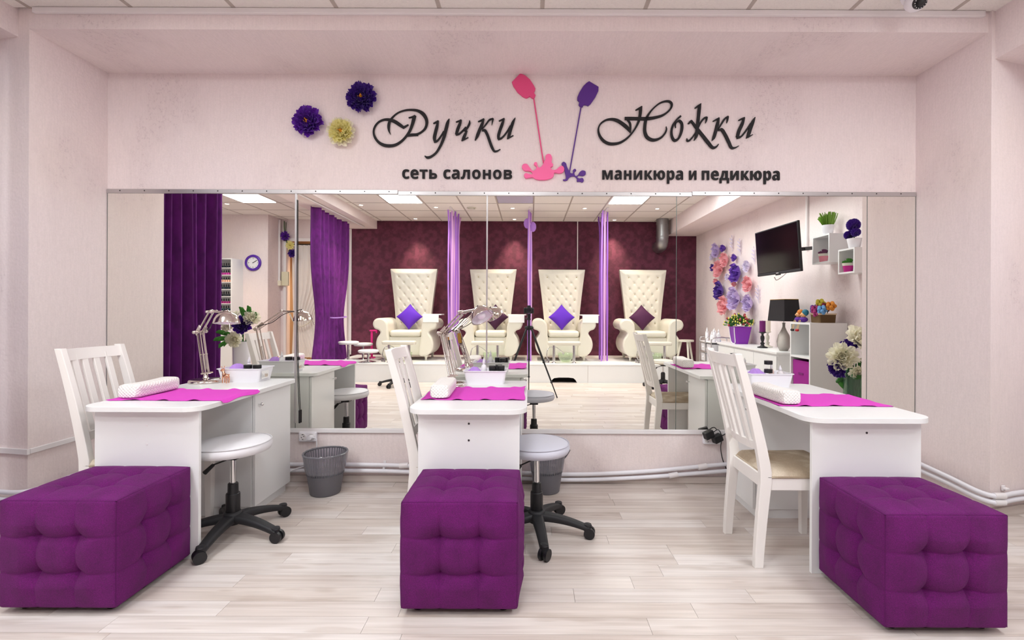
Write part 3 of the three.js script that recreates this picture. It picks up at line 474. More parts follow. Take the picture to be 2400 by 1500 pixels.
function ottoman(x, z, w, hgt, d, label, sx = 0.004) {
  const t = thing('ottoman', label, 'ottoman', [x, 0, z], 0, 'purple tufted cube ottomans');
  const g = ottomanGeo(w, hgt, d); g.translate(0, 0.024 + hgt / 2, 0); mesh('upholstery', g, M.felt, t);
  // piping along the edges
  const a = w / 2 - 0.004, b = d / 2 - 0.004, y1 = 0.024 + hgt - 0.004;
  const wav = (L, f) => Array.from({ length: 37 }, (_, i) => { const u = i / 36, g = Math.min(Math.abs(u - 1 / 3), Math.abs(u - 2 / 3)), k = 0.0014 * Math.pow(1 - Math.min(1, g / 0.13), 2.4); return f((u - 0.5) * 2 * L, k * 0.72); });
  const edges = [wav(a, (x, k) => [x, y1 - k, b - k]), wav(a, (x, k) => [x, y1 - k, -b + k]), wav(b, (z, k) => [-a + k, y1 - k, z]), wav(b, (z, k) => [a - k, y1 - k, z]), ...[[-1, 1], [1, 1], [-1, -1], [1, -1]].map(([p, q]) => wav(hgt / 2 - 0.006, (y, k) => [p * (a - k), 0.024 + hgt / 2 + y, q * (b - k)]))];
  for (const e of edges) mesh('piping', tube(e, 0.0013, 40, 5), M.felt, t);
  for (const p of [-1, 1]) for (const q of [-1, 1]) mesh('button', ball(0.006, p * w / 6, 0.024 + hgt / 2 + q * hgt / 6, d / 2 - 0.030, 1, 1, 0.6, 10), M.seam, t);
  for (const p of [-1, 1]) for (const q of [-1, 1]) mesh('foot', cyl(0.02, 0.024, 0.026, p * (w / 2 - 0.06), 0, q * (d / 2 - 0.06)), M.black, t);
  mesh('underside', bx(w - 0.05, 0.012, d - 0.05, 0, 0.016, 0), M.blackSoft, t);
  return t;
}
ottoman(-1.842, 1.265, 0.462, 0.425, 0.420, 'purple tufted cube ottoman in front of the left desk');
ottoman(-0.270, 1.276, 0.462, 0.425, 0.395, 'purple tufted cube ottoman in front of the middle desk');
ottoman(1.552, 1.369, 0.462, 0.425, 0.410, 'purple tufted cube ottoman in front of the right desk');

// ───────────────────────── manicure desks
function desk(x0, x1, z0, z1, h, door, label, screws, screwMat = M.screw) {
  const cx = (x0 + x1) / 2, t = thing('manicure_desk', label, 'desk', [cx, 0, (z0 + z1) / 2], 0, 'white manicure desks');
  const w = x1 - x0, d = z1 - z0, X0 = -w / 2, X1 = w / 2, Z0 = -d / 2, Z1 = d / 2, top = 0.024, r = 0.085;
  const s = new THREE.Shape(); // seen from above: x, -z
  s.moveTo(X0, -Z0); s.lineTo(X0, -Z1 + r); s.absarc(X0 + r, -Z1 + r, r, PI, PI * 1.5, false); s.lineTo(X1 - r, -Z1); s.absarc(X1 - r, -Z1 + r, r, -PI / 2, 0, false); s.lineTo(X1, -Z0 - r * 0.5); s.absarc(X1 - r * 0.5, -Z0 - r * 0.5, r * 0.5, 0, PI / 2, false); s.closePath();
  const tg = extr(s, top - 0.003, 0.0015, 10); tg.rotateX(-PI / 2); tg.translate(0, h - top + 0.0015, 0);
  const dt = mesh('desktop', tg, M.white, t);
  const f = h - top, px0 = X0 + 0.045, px1 = X1 - 0.035, pz = Z1 - 0.06;
  mesh('end_panel', bx(px1 - px0, f, 0.018, (px0 + px1) / 2, 0, pz, 0.0015), M.white, t);
  for (const y of screws) mesh('screw', tr(new THREE.CylinderGeometry(0.005, 0.005, 0.002, 12).rotateX(PI / 2), (px0 + px1) / 2, y, pz + 0.0095), screwMat, t);
  const cz1 = 0.575 - (z0 + z1) / 2, cz0 = Z0 + 0.02;
  mesh('cabinet', bx(px1 - px0 - 0.02, f - 0.055, cz1 - cz0, (px0 + px1) / 2 - door * 0.01, 0.055, (cz0 + cz1) / 2, 0.0015), M.white, t);
  mesh('plinth', bx(px1 - px0 - 0.03, 0.055, cz1 - cz0 - 0.02, (px0 + px1) / 2 - door * 0.012, 0, (cz0 + cz1) / 2), M.white, t);
  const dr = mesh('door', bx(0.018, f - 0.065, cz1 - cz0 - 0.006, door > 0 ? px1 - 0.009 : px0 + 0.009, 0.058, (cz0 + cz1) / 2, 0.002), M.white, t);
  const kx = door > 0 ? px1 : px0, kz = cz1 - 0.035;
  mesh('knob', [rod([kx, f - 0.07, kz], [kx + door * 0.014, f - 0.07, kz], 0.0035), ball(0.0105, kx + door * 0.02, f - 0.07, kz, 1, 1, 1, 12)], M.chrome, dr);
  mesh('apron', bx(0.016, 0.1, pz - cz1, X0 + w * 0.42, f - 0.1, (pz + cz1) / 2), M.white, t);
  return t;
}
desk(-2.125, -1.545, 0.14, 1.10, 0.738, 1, 'white manicure desk at the left with the gold deer on it', [0.64, 0.55], M.trim);
desk(-0.575, -0.008, 0.16, 1.10, 0.732, 1, 'white manicure desk in the middle', [0.655, 0.575]);
desk(1.252, 1.832, 0.18, 1.205, 0.722, -1, 'white manicure desk at the right by the pier', [0.645]);

// ───────────────────────── dining chairs (face +x, rear feet at x = 0)
function chair(label, pos, ry = 0, cushion = M.suede) {
  const t = thing('dining_chair', label, 'chair', pos, ry, 'white slatted chairs');
  const cl = y => y < 0.42 ? 0.034 * Math.pow(y / 0.42, 1.3) : 0.034 - 0.135 * Math.pow((y - 0.42) / 0.58, 1.25), wd = y => y < 0.42 ? 0.020 + 0.007 * y / 0.42 : 0.027 - 0.010 * (y - 0.42) / 0.58;
  const ys = Array.from({ length: 21 }, (_, i) => i / 20), post = poly([...ys.map(y => [cl(y) + wd(y), y]), ...ys.slice().reverse().map(y => [cl(y) - wd(y), y])]);
  for (const s of [-1, 1]) { const g = extr(post, 0.026, 0.003, 6); g.translate(0, 0, s * 0.172 - 0.013); mesh('rear_leg', g, M.lacquer, t); }
  for (const s of [-1, 1]) mesh('front_leg', rectLoft([[0.032, 0.032, 0], [0.042, 0.042, 0.42]], 0.004, true, true, 2).translate(0.41, 0, s * 0.178), M.lacquer, t);
  const bend = (y, hh, x, nm) => { const g = surf(16, 1, (u, v) => [0, 0, 0]); const N = 14, o = []; for (const [ox, fl] of [[-0.010, 0], [0.010, 1]]) o.push(surf(N, 1, (u, v) => { const z = (u - 0.5) * 0.33, bow = -0.028 * (1 - Math.pow((u - 0.5) * 2, 2)); return [x + bow + ox - (v - 0.5) * hh * 0.25, y + (v - 0.5) * hh, z]; }, false, !fl)); for (const v0 of [0, 1]) o.push(surf(N, 1, (u, v) => { const z = (u - 0.5) * 0.33, bow = -0.028 * (1 - Math.pow((u - 0.5) * 2, 2)); return [x + bow + (v - 0.5) * 0.02 - (v0 - 0.5) * hh * 0.25, y + (v0 - 0.5) * hh, z]; }, false, v0 === 1)); mesh(nm, o, M.lacquer, t); };
  bend(0.965, 0.056, -0.093, 'top_rail'); bend(0.560, 0.040, 0.016, 'back_rail');
  for (const z of [-0.098, -0.034, 0.034, 0.098]) { const b = -0.028 * (1 - Math.pow(z / 0.165, 2)); mesh('slat', bar([0.016 + b, 0.555, z], [-0.092 + b, 0.965, z], 0.034, 0.014), M.lacquer, t); }
  for (const s of [-1, 1]) mesh('side_rail', bx(0.37, 0.062, 0.02, 0.225, 0.362, s * 0.173, 0.003), M.lacquer, t);
  mesh('front_rail', bx(0.02, 0.062, 0.33, 0.412, 0.362, 0, 0.003), M.lacquer, t); mesh('rear_rail', bx(0.02, 0.062, 0.33, 0.034, 0.362, 0, 0.003), M.lacquer, t);
  const g = surf(24, 24, (u, v) => { const a = u * 2 - 1, b = v * 2 - 1, e = Math.pow(Math.max(Math.abs(a), Math.abs(b)), 10); return [0.235 + a * 0.2, 0.425 + 0.042 * (1 - e) * (0.75 + 0.25 * (1 - a * a) * (1 - b * b)) + 0.003 * sin(u * 9) * sin(v * 8) * (1 - e), b * 0.188, u * 0.4, v * 0.37]; }, false, true);
  mesh('cushion', [g, uvm(bx(0.4, 0.012, 0.376, 0.235, 0.418, 0, 0.005))], cushion, t);
  return t;
}
chair('white slatted chair at the left desk', [-2.22, 0, 0.80], 0.0, M.suede);
chair('white slatted chair seen almost edge on at the middle desk', [-0.60, 0, 0.80], 0.04, M.suede);
chair('white slatted chair with beige cushion at the right desk', [1.078, 0, 0.925], 0);

// ───────────────────────── round swivel stools
function stool(label, pos, seatH, R, ang0, mat, { low = 0, tilt = 0 } = {}) {
  const t = thing('swivel_stool', label, 'stool', pos, 0, 'round swivel stools');
  const st = lathe([[0, 0.0], [R - 0.03, 0.0], [R - 0.008, 0.006], [R, 0.022], [R + 0.001, 0.035], [R - 0.006, 0.050], [R - 0.02, 0.058], [R * 0.6, 0.068], [0, 0.072]], 56); const uv = st.attributes.position, a = new Float32Array(uv.count * 2); for (let i = 0; i < uv.count; i++) { a[2 * i] = uv.getX(i); a[2 * i + 1] = uv.getZ(i) + uv.getY(i); } st.setAttribute('uv', new THREE.BufferAttribute(a, 2));
  st.rotateZ(tilt); const s = mesh('seat', st, mat, t); s.position.y = seatH - 0.07;
  mesh('seam', tr(new THREE.TorusGeometry(R - 0.004, 0.0025, 6, 56).rotateX(PI / 2).rotateZ(tilt), 0, 0.053, 0), mat, s);
  const b = seatH - 0.07, c0 = 0.10;
  mesh('seat_plate', [bx(0.14, 0.012, 0.12, 0, b - 0.012, 0, 0.004), bx(0.07, 0.03, 0.07, 0, b - 0.036, 0, 0.006)], M.black, t);
  mesh('gas_lift', cyl(0.014, 0.014, b - 0.02 - 0.2, 0, 0.2, 0, 16), M.chrome, t);
  const Lc = (b - 0.1) * 0.62;
  mesh('column', lathe([[0, c0], [0.034, c0], [0.034, c0 + 0.12], [0.032, c0 + 0.125], [0.026, c0 + 0.125], [0.025, c0 + Lc * 0.82], [0.022, c0 + Lc * 0.84], [0, c0 + Lc * 0.84]], 24), M.black, t);
  mesh('lever', [rod([0.0, b - 0.03, 0], [-0.085, b - 0.06, 0.03], 0.004), rod([-0.085, b - 0.06, 0.03], [-0.125, b - 0.10, 0.04], 0.009, 0.012)], M.black, t);
  for (let k = 0; k < 5; k++) {
    const an = ang0 + k * 72 * PI / 180, rings = []; const L = 0.285;
    const leg = surf(10, 10, (u, v) => { const x = 0.012 + v * (L - 0.012), w = 0.034 - 0.012 * v, top = 0.118 - 0.050 * v * v - 0.006 * v, th = 0.046 - 0.018 * v, q = u * PI * 2; return [x, top - th / 2 + Math.sign(sin(q)) * Math.pow(Math.abs(sin(q)), 0.5) * th / 2, Math.sign(cos(q)) * Math.pow(Math.abs(cos(q)), 0.6) * w]; }, true);
    const tip = rot(cyl(0.021, 0.02, 0.034, 0, 0, 0, 16), 0).translate(L - 0.012, 0.040, 0);
    const lm = mesh('leg', [leg, tip, ball(0.021, L - 0.01, 0.066, 0, 1, 0.5, 1, 14)], M.blackSoft, t); lm.rotation.y = -an;
    const wz = rr(-0.9, 0.9), C = mesh('caster', [rod([L - 0.012, 0.06, 0], [L - 0.012, 0.03, 0], 0.006), ball(0.024, L - 0.006, 0.031, 0, 1, 0.9, 0.62, 14)], M.blackSoft, lm);
    mesh('wheel', [tr(new THREE.CylinderGeometry(0.029, 0.029, 0.016, 20).rotateX(PI / 2).rotateY(wz), L - 0.002 + 0.015 * sin(wz), 0.029, 0.015 * cos(wz)), tr(new THREE.CylinderGeometry(0.029, 0.029, 0.016, 20).rotateX(PI / 2).rotateY(wz), L - 0.002 - 0.015 * sin(wz), 0.029, -0.015 * cos(wz))], M.black, lm);
  }
  mesh('hub', lathe([[0, 0.062], [0.04, 0.064], [0.05, 0.09], [0.046, 0.118], [0.036, 0.13], [0, 0.13]], 24), M.blackSoft, t);
  return t;
}
const D2R = PI / 180;
stool('white round swivel stool on the right side of the left desk', [-1.568, 0, 0.80], 0.512, 0.186, 15 * D2R, M.cover, { tilt: 0.02 });
stool('pale grey round swivel stool beside the middle desk', [0.045, 0, 0.765], 0.505, 0.176, 11 * D2R, M.coverGrey);
stool('white swivel stool at the foot of the leftmost throne', [-2.06, 0, 4.25], 0.47, 0.17, 40 * D2R, M.cream);
stool('white swivel stool at the foot of the rightmost throne', [2.1, 0, 4.2], 0.44, 0.17, 10 * D2R, M.cream);

// ───────────────────────── things on the desks
// hand rests
function handRest(x, z, y, label, ry = 0) {
  const t = thing('hand_rest', label, 'hand rest', [x, y, z], ry, 'quilted manicure hand rests');
  const W = 0.106, L = 0.318, H = 0.074;
  const g = surf(32, 40, (u, v) => { const q = u * PI * 2 - PI / 4 * 3, e = 5, c = cos(q), s = sin(q), k = Math.pow(Math.pow(Math.abs(c), e) + Math.pow(Math.abs(s), e), -1 / e); const end = Math.pow(Math.abs(v * 2 - 1), 14), m = 1 - 0.18 * end; const zz = (v - 0.5) * L; let yy = H / 2 + k * s * H / 2 * m; if (s > 0) yy -= 0.006 * (1 - Math.pow(v * 2 - 1, 2)); return [k * c * W / 2 * m, yy, zz, u * 0.32, v * L]; }, true);
  const caps = [-1, 1].map(sg => surf(24, 6, (u, v) => { const q = u * PI * 2, e = 5, c = cos(q), s = sin(q), k = Math.pow(Math.pow(Math.abs(c), e) + Math.pow(Math.abs(s), e), -1 / e) * v; return [k * c * W / 2 * 0.82, H / 2 + k * s * H / 2 * 0.82, sg * (L / 2 + 0.004 * (1 - v * v)), k * c * W / 2, k * s * H / 2]; }, true, sg < 0));
  mesh('pad', [g, ...caps], M.quilt, t);
}
handRest(-2.035, 0.765, 0.7435, 'white quilted hand rest on the left desk', 0.03);
handRest(-0.468, 0.70, 0.7375, 'white quilted hand rest on the middle desk', 0.03);
handRest(1.318, 0.775, 0.7275, 'white quilted hand rest on the right desk', 0.05);

// towels: a thin wavy cloth, dropping over one desk edge
function towel(x0, x1, z0, z1, y, label, drop, seed, fold = 0) {
  const nx = 46, nz = 26, th = 0.0022;
  const hgt = (u, v) => { const e = Math.min(1, Math.min(u, 1 - u, v, 1 - v) * 9), lip = Math.exp(-Math.pow(Math.min(v, 1 - v) * 16, 2)) * Math.max(0, sin(u * 23 + seed * 3) + 0.25 * sin(u * 51 + seed)) * 0.006; return 0.0012 + 0.0022 * e * Math.max(0, fbm(u, v, 5, 4, 2, seed) * 2 - 0.7) + 0.0024 * Math.max(0, sin(u * 11 + v * 6 + seed)) * e + lip; };
  const P = (u, v) => { let x = x0 + (x1 - x0) * u + 0.004 * sin(v * 7 + seed), z = z0 + (z1 - z0) * v + 0.005 * sin(u * 9 + seed * 2), yy = y + hgt(u, v); if (drop) { const o = drop > 0 ? x - (x1 - 0.012) : (x0 + 0.012) - x; if (o > 0) { yy -= o * 1.1; } } if (fold && u > 0.94) yy += 0.012 * sstep(0.94, 1, u) * (0.4 + 0.6 * sin(v * 5 + 1)); return [x, yy, z]; };
  const topG = surf(nx, nz, (u, v) => { const p = P(u, v); return [p[0], p[1] + th, p[2], p[0], p[2]]; }, false, true), bot = surf(nx, nz, (u, v) => { const p = P(u, v); return [p[0], p[1], p[2], p[0], p[2]]; });
  const rim = (fn, n, fl) => surf(n, 1, (u, v) => { const p = fn(u); return [p[0], p[1] + (1 - v) * th, p[2], u * 0.5, v * th]; }, false, fl);
  single('towel', [topG, bot, rim(u => P(u, 0), nx), rim(u => P(u, 1), nx), rim(u => P(0, u), nz), rim(u => P(1, u), nz)], M.towel, label, 'towel', [0, 0, 0], 0, 'magenta towels on the desks');
}
towel(-2.118, -1.535, 0.615, 0.945, 0.7385, 'magenta towel spread across the left desk', 1, 1);
towel(-0.562, -0.022, 0.47, 0.865, 0.7325, 'magenta towel with turned-up corners on the middle desk', 0, 2, 1);
towel(1.258, 1.838, 0.60, 0.94, 0.7225, 'magenta towel spread across the right desk', 1, 3);

// articulated desk lamps
function lamp(label, base, E, Tp, S, axis, tagged) {
  const t = thing('desk_lamp', label, 'desk lamp', base, 0, 'silver articulated desk lamps');
  const rel = p => [p[0] - base[0], p[1] - base[1], p[2] - base[2]]; E = rel(E); Tp = rel(Tp); S = rel(S);
  mesh('base', lathe([[0, 0], [0.092, 0], [0.094, 0.004], [0.094, 0.012], [0.088, 0.020], [0.07, 0.024], [0.02, 0.026], [0.014, 0.03], [0.012, 0.055], [0, 0.056]], 48), M.nickel, t);
  const lo = [0, 0.058, 0], dir = V(...Tp).sub(V(...E)); const side = new THREE.Vector3().crossVectors(V(E[0] - lo[0], E[1] - lo[1], E[2] - lo[2]), dir).normalize(); if (!isFinite(side.x) || side.length() < 0.5) side.set(0, 0, 1);
  const off = (p, k, q = null, m = 0) => [p[0] + side.x * k + (q ? q.x * m : 0), p[1] + side.y * k + (q ? q.y * m : 0), p[2] + side.z * k + (q ? q.z * m : 0)];
  const d1 = V(E[0] - lo[0], E[1] - lo[1], E[2] - lo[2]).normalize(), n1 = new THREE.Vector3().crossVectors(side, d1).normalize(), d2 = dir.clone().normalize(), n2 = new THREE.Vector3().crossVectors(side, d2).normalize();
  mesh('lower_arm', [bar(off(lo, 0.016), off(E, 0.016), 0.009, 0.009, side), bar(off(lo, -0.016), off(E, -0.016), 0.009, 0.009, side), bar(off(lo, 0.010, n1, 0.024), off(E, 0.010, n1, 0.024), 0.006, 0.006, side), bar(off(lo, -0.010, n1, 0.024), off(E, -0.010, n1, 0.024), 0.006, 0.006, side), rod(off(lo, -0.026), off(lo, 0.026), 0.006), rod(off(lo, -0.03, n1, 0.024), off(lo, 0.03, n1, 0.024), 0.005)], M.nickel, t);
  const spring = (a, b) => { const A = V(...a), B = V(...b), n = 120, pts = []; const dd = B.clone().sub(A).normalize(), p1 = side, p2 = new THREE.Vector3().crossVectors(dd, side); for (let i = 0; i <= n; i++) { const q = i / n * PI * 2 * 14; const c = A.clone().lerp(B, i / n).addScaledVector(p1, 0.005 * cos(q)).addScaledVector(p2, 0.005 * sin(q)); pts.push([c.x, c.y, c.z]); } return tube(pts, 0.0012, 240, 4); };
  const at = (a, b, k) => [a[0] + (b[0] - a[0]) * k, a[1] + (b[1] - a[1]) * k, a[2] + (b[2] - a[2]) * k];
  mesh('spring', [spring(off(at(lo, E, 0.08), 0.004, n1, 0.012), off(at(lo, E, 0.45), 0.004, n1, 0.012)), spring(off(at(lo, E, 0.08), -0.006, n1, 0.012), off(at(lo, E, 0.45), -0.006, n1, 0.012)), rod(off(at(lo, E, 0.45), -0.02, n1, 0.012), off(at(lo, E, 0.45), 0.02, n1, 0.012), 0.003)], M.nickel, t);
  mesh('elbow', [rod(off(E, -0.032), off(E, 0.032), 0.008), ball(0.011, ...off(E, -0.034)), ball(0.011, ...off(E, 0.034)), bar(off(E, 0.018, d2, -0.02), off(E, 0.018, d2, 0.06), 0.006, 0.026, side), bar(off(E, -0.018, d2, -0.02), off(E, -0.018, d2, 0.06), 0.006, 0.026, side)], M.nickel, t);
  mesh('upper_arm', [bar(off(E, 0.013), off(Tp, 0.013), 0.008, 0.008, side), bar(off(E, -0.013), off(Tp, -0.013), 0.008, 0.008, side), bar(off(E, 0, n2, 0.02), off(Tp, 0, n2, 0.02), 0.006, 0.006, side)], M.nickel, t);
  const ax = V(...axis).normalize(), neck = V(...S).addScaledVector(ax, -0.062);
  mesh('head_joint', [rod(off(Tp, -0.022), off(Tp, 0.022), 0.009), ball(0.013, ...Tp), ball(0.009, ...off(Tp, 0.026)), ball(0.009, ...off(Tp, -0.026)), rod(Tp, [neck.x, neck.y, neck.z], 0.007), bar(off(Tp, 0.012), [neck.x, neck.y, neck.z], 0.005, 0.014, side), ball(0.016, neck.x, neck.y, neck.z)], M.nickel, t);
  const sh = lathe([[0.014, 0.072], [0.016, 0.066], [0.036, 0.060], [0.055, 0.044], [0.067, 0.020], [0.071, 0.0], [0.073, -0.004], [0.070, -0.004], [0.068, 0.0], [0.064, 0.019], [0.052, 0.041], [0.034, 0.056], [0.0, 0.061]], 48);
  const shade = mesh('shade', sh, M.nickel, t); shade.quaternion.setFromUnitVectors(V(0, -1, 0), ax); shade.position.set(...S);
  mesh('bulb', [ball(0.026, 0, 0.016, 0), cyl(0.013, 0.013, 0.03, 0, 0.03, 0)], M.plasticW, shade);
  mesh('inner_lining', lathe([[0.067, 0.0], [0.063, 0.018], [0.051, 0.04], [0.033, 0.055], [0.0, 0.06]].map(p => [p[0] - 0.0008, p[1] - 0.001]), 40), M.plasticW, shade);
  mesh('handle_stick', [rod([0.045, 0.0, 0.045], [0.058, -0.05, 0.06], 0.0025), ball(0.005, 0.058, -0.05, 0.06)], M.nickel, shade);
  mesh('cable', tube([off(E, 0.036), off(E, 0.045, d2, 0.03), off(at(E, Tp, 0.5), 0.02, n2, 0.03), off(Tp, 0.02, n2, 0.03), [neck.x, neck.y + 0.02, neck.z]].map(p => p), 0.0028, 40, 6), M.black, t);
  if (tagged) { const g = mesh('tag', bx(0.026, 0.075, 0.003, 0, -0.075, 0, 0.001), std(0xc08a3a, 0.7), t, 'small brown card tag'); g.position.set(...off(at(lo, E, 0.92), 0.03)); g.rotation.z = 0.1; mesh('tag_back', bx(0.024, 0.06, 0.003, 0.004, -0.08, 0.004, 0.001), M.blackSoft, g); }
}
lamp('silver articulated desk lamp on the left desk', [-2.03, 0.738, 0.33], [-2.075, 1.055, 0.318], [-1.936, 1.184, 0.42], [-1.800, 1.118, 0.49], [0.05, -1, 0.12]);
lamp('silver articulated desk lamp with a brown tag on the middle desk', [-0.475, 0.732, 0.40], [-0.552, 1.05, 0.283], [-0.411, 1.186, 0.40], [-0.275, 1.158, 0.52], [0.48, -0.78, 0.42], true);

// white plastic trays
function tray(x, z, y, label, ry = 0) {
  const t = thing('plastic_tray', label, 'tray', [x, y, z], ry, 'white plastic trays on the desks');
  mesh('basin', rectLoft([[0.235, 0.15, 0], [0.262, 0.178, 0.079], [0.276, 0.192, 0.082], [0.276, 0.192, 0.086], [0.260, 0.176, 0.086], [0.232, 0.147, 0.004]], 0.012, true, true), M.plasticW, t);
  return t;
}
const tL = tray(-1.83, 0.235, 0.738, 'white plastic tray on the left desk behind the gold deer', 0.02);
{ // label slot on its right side
  const c = document.createElement('canvas'); c.width = 128; c.height = 64; const q = c.getContext('2d'); q.fillStyle = '#f4f2f0'; q.fillRect(0, 0, 128, 64); q.strokeStyle = '#4a4640'; q.lineWidth = 2; for (let i = 0; i < 13; i++) { q.beginPath(); q.moveTo(10 + i * 8, 54); q.lineTo(12 + i * 8 + (i * 37 % 5), 18 + (i * 29 % 22)); q.stroke(); } q.fillStyle = '#b5874a'; for (let i = 0; i < 5; i++) q.fillRect(60 + i * 11, 24 + (i * 7 % 12), 4, 26);
  const m = new THREE.CanvasTexture(c); m.colorSpace = THREE.SRGBColorSpace;
  const card = mesh('printed_card', new THREE.PlaneGeometry(0.09, 0.05), std(0xffffff, 0.6, { map: m }), tL, 'small printed card'); card.position.set(0.1305, 0.042, 0.02); card.rotation.y = PI / 2; card.rotation.x = 0; }
tray(-0.276, 0.25, 0.732, 'white plastic tray on the middle desk');
tray(1.525, 0.255, 0.722, 'white plastic tray on the right desk', -0.02);
// contents of the trays
function bottle(x, z, y, r, h, label, mat, capMat, tint) {
  const t = thing('dropper_bottle', label, 'bottle', [x, y, z]);
  mesh('body', lathe([[0, 0], [r, 0], [r, h * 0.55], [r * 0.85, h * 0.66], [r * 0.42, h * 0.72], [r * 0.42, h * 0.76], [0, h * 0.76]], 24), mat, t);
  mesh('cap', lathe([[0, h * 0.74], [r * 0.5, h * 0.74], [r * 0.46, h * 0.86], [r * 0.2, h * 0.92], [r * 0.12, h], [0, h]], 20), capMat, t);
  if (tint) mesh('band', cyl(r * 1.01, r * 1.01, h * 0.1, 0, h * 0.02, 0), std(tint, 0.5), t);
}
function jar(x, z, y, label, lid = M.black, r = 0.024, body = M.glass) {
  const t = thing('cosmetic_jar', label, 'jar', [x, y, z]);
  mesh('body', lathe([[0, 0], [r, 0], [r, 0.026], [r * 0.9, 0.03], [0, 0.03]], 24), body, t);
  mesh('lid', lathe([[0, 0.029], [r * 1.04, 0.029], [r * 1.05, 0.033], [r * 1.05, 0.05], [r, 0.053], [0, 0.053]], 24), lid, t);
}
function clothHeap(x, z, y, label, s = 1) {
  const g = surf(22, 12, (u, v) => { const a = u * PI * 2, r = (0.058 * v) * (1 + 0.18 * sin(a * 3 + 1) + 0.08 * sin(a * 7)); return [r * cos(a) * s, (0.042 * (1 - v * v) + 0.006 * sin(a * 5 + v * 6) * v * (1 - v) * 3 + 0.001) * s, r * sin(a) * s]; }, true, true);
  single('cloth_mask', [g], M.lilac, label, 'cloth', [x, y, z], 0);
}
const yL = 0.742, yC = 0.736, yR = 0.726;
function riser(x, z, y, w, d, h, label) { single('sponge_block', bx(w, h, d, 0, 0, 0, 0.004), M.plasticW, label, 'sponge', [x, y, z]); }
riser(-1.885, 0.235, yL + 0.0003, 0.10, 0.12, 0.060, 'white sponge block under the lilac cloth in the left tray');
clothHeap(-1.885, 0.235, yL + 0.0605, 'crumpled lilac cloth in the tray on the left desk');
bottle(-1.825, 0.215, yL + 0.0003, 0.019, 0.145, 'white dropper bottle standing in the left tray', M.plasticW, M.plasticW);
for (const [x, z, w] of [[-1.800, 0.270, 'left'], [-1.742, 0.268, 'right']]) { riser(x, z, yL + 0.0003, 0.052, 0.05, 0.048, 'white block under the ' + w + ' black lidded jar of the left tray'); jar(x, z, yL + 0.0485, 'clear jar with black lid in the left tray, the ' + w + ' one'); }
riser(-0.352, 0.25, yC + 0.0003, 0.085, 0.12, 0.060, 'white sponge block under the lilac cloth in the middle tray');
clothHeap(-0.352, 0.25, yC + 0.0605, 'crumpled lilac cloth in the tray on the middle desk', 0.85);
bottle(-0.288, 0.272, yC + 0.0003, 0.019, 0.16, 'white dropper bottle with blue band in the middle tray', M.plasticW, M.plasticW, 0x8fd0ec);
for (const [x, z, w] of [[-0.233, 0.278, 'front left'], [-0.178, 0.272, 'front right'], [-0.196, 0.215, 'rear']]) { riser(x, z, yC + 0.0003, 0.05, 0.045, 0.055, 'white block under the ' + w + ' black jar of the middle tray'); jar(x, z, yC + 0.0555, 'round black jar in the middle tray, the ' + w + ' one', M.black, 0.022, M.black); }
riser(1.46, 0.255, yR + 0.0003, 0.09, 0.12, 0.06, 'white sponge block under the lilac cloth in the right tray');
clothHeap(1.46, 0.255, yR + 0.0605, 'crumpled lilac cloth in the tray on the right desk');
riser(1.535, 0.27, yR + 0.0003, 0.055, 0.06, 0.05, 'white block under the stacked jars of the right tray');
jar(1.535, 0.27, yR + 0.0505, 'clear jar with black lid in the right tray, lower of the stack'); jar(1.535, 0.27, yR + 0.104, 'clear jar with black lid in the right tray, upper of the stack');
bottle(1.572, 0.235, yR + 0.0003, 0.016, 0.14, 'pinkish small bottle in the right tray behind the jars', std(0xe8c9c0, 0.4), M.plasticW);
bottle(1.615, 0.262, yR + 0.0003, 0.02, 0.125, 'clear wide bottle in the right corner of the right tray', std(0xe9e2e4, 0.3), M.plasticW);
{ // gold deer
  const t = thing('deer_figurine', 'small rose gold deer figurine beside the left tray', 'figurine', [-1.895, 0.738, 0.345], -0.3);
  const part = (n, g) => mesh(n, g, M.rose, t);
  part('body', [ball(0.0135, 0, 0.044, 0, 1.75, 1, 0.95), ball(0.012, -0.014, 0.05, 0, 1, 1.2, 0.9), rod([-0.014, 0.052, 0], [-0.022, 0.074, 0], 0.0085, 0.0065)]);
  for (const [x, z] of [[-0.016, 0.008], [-0.016, -0.008], [0.016, 0.008], [0.016, -0.008]]) part('leg', [rod([x, 0.042, z * 0.9], [x + (x > 0 ? 0.003 : -0.001), 0.02, z], 0.0055, 0.0035), rod([x + (x > 0 ? 0.003 : -0.001), 0.02, z], [x - 0.001, 0, z], 0.0035, 0.004)]);
  part('head', [ball(0.0095, -0.026, 0.078, 0, 1.25, 1, 0.9), ball(0.006, -0.036, 0.075, 0, 1.2, 0.8, 0.8)]);
  for (const s of [-1, 1]) { part('ear', ball(0.006, -0.019, 0.084, s * 0.011, 0.6, 0.5, 1.3)); part('antler', [rod([-0.022, 0.086, s * 0.004], [-0.02, 0.103, s * 0.010], 0.0022, 0.0016), rod([-0.021, 0.095, s * 0.007], [-0.028, 0.102, s * 0.012], 0.0016, 0.0012)]); }
  part('tail', ball(0.005, 0.025, 0.051, 0, 1, 1.2, 0.8));
}

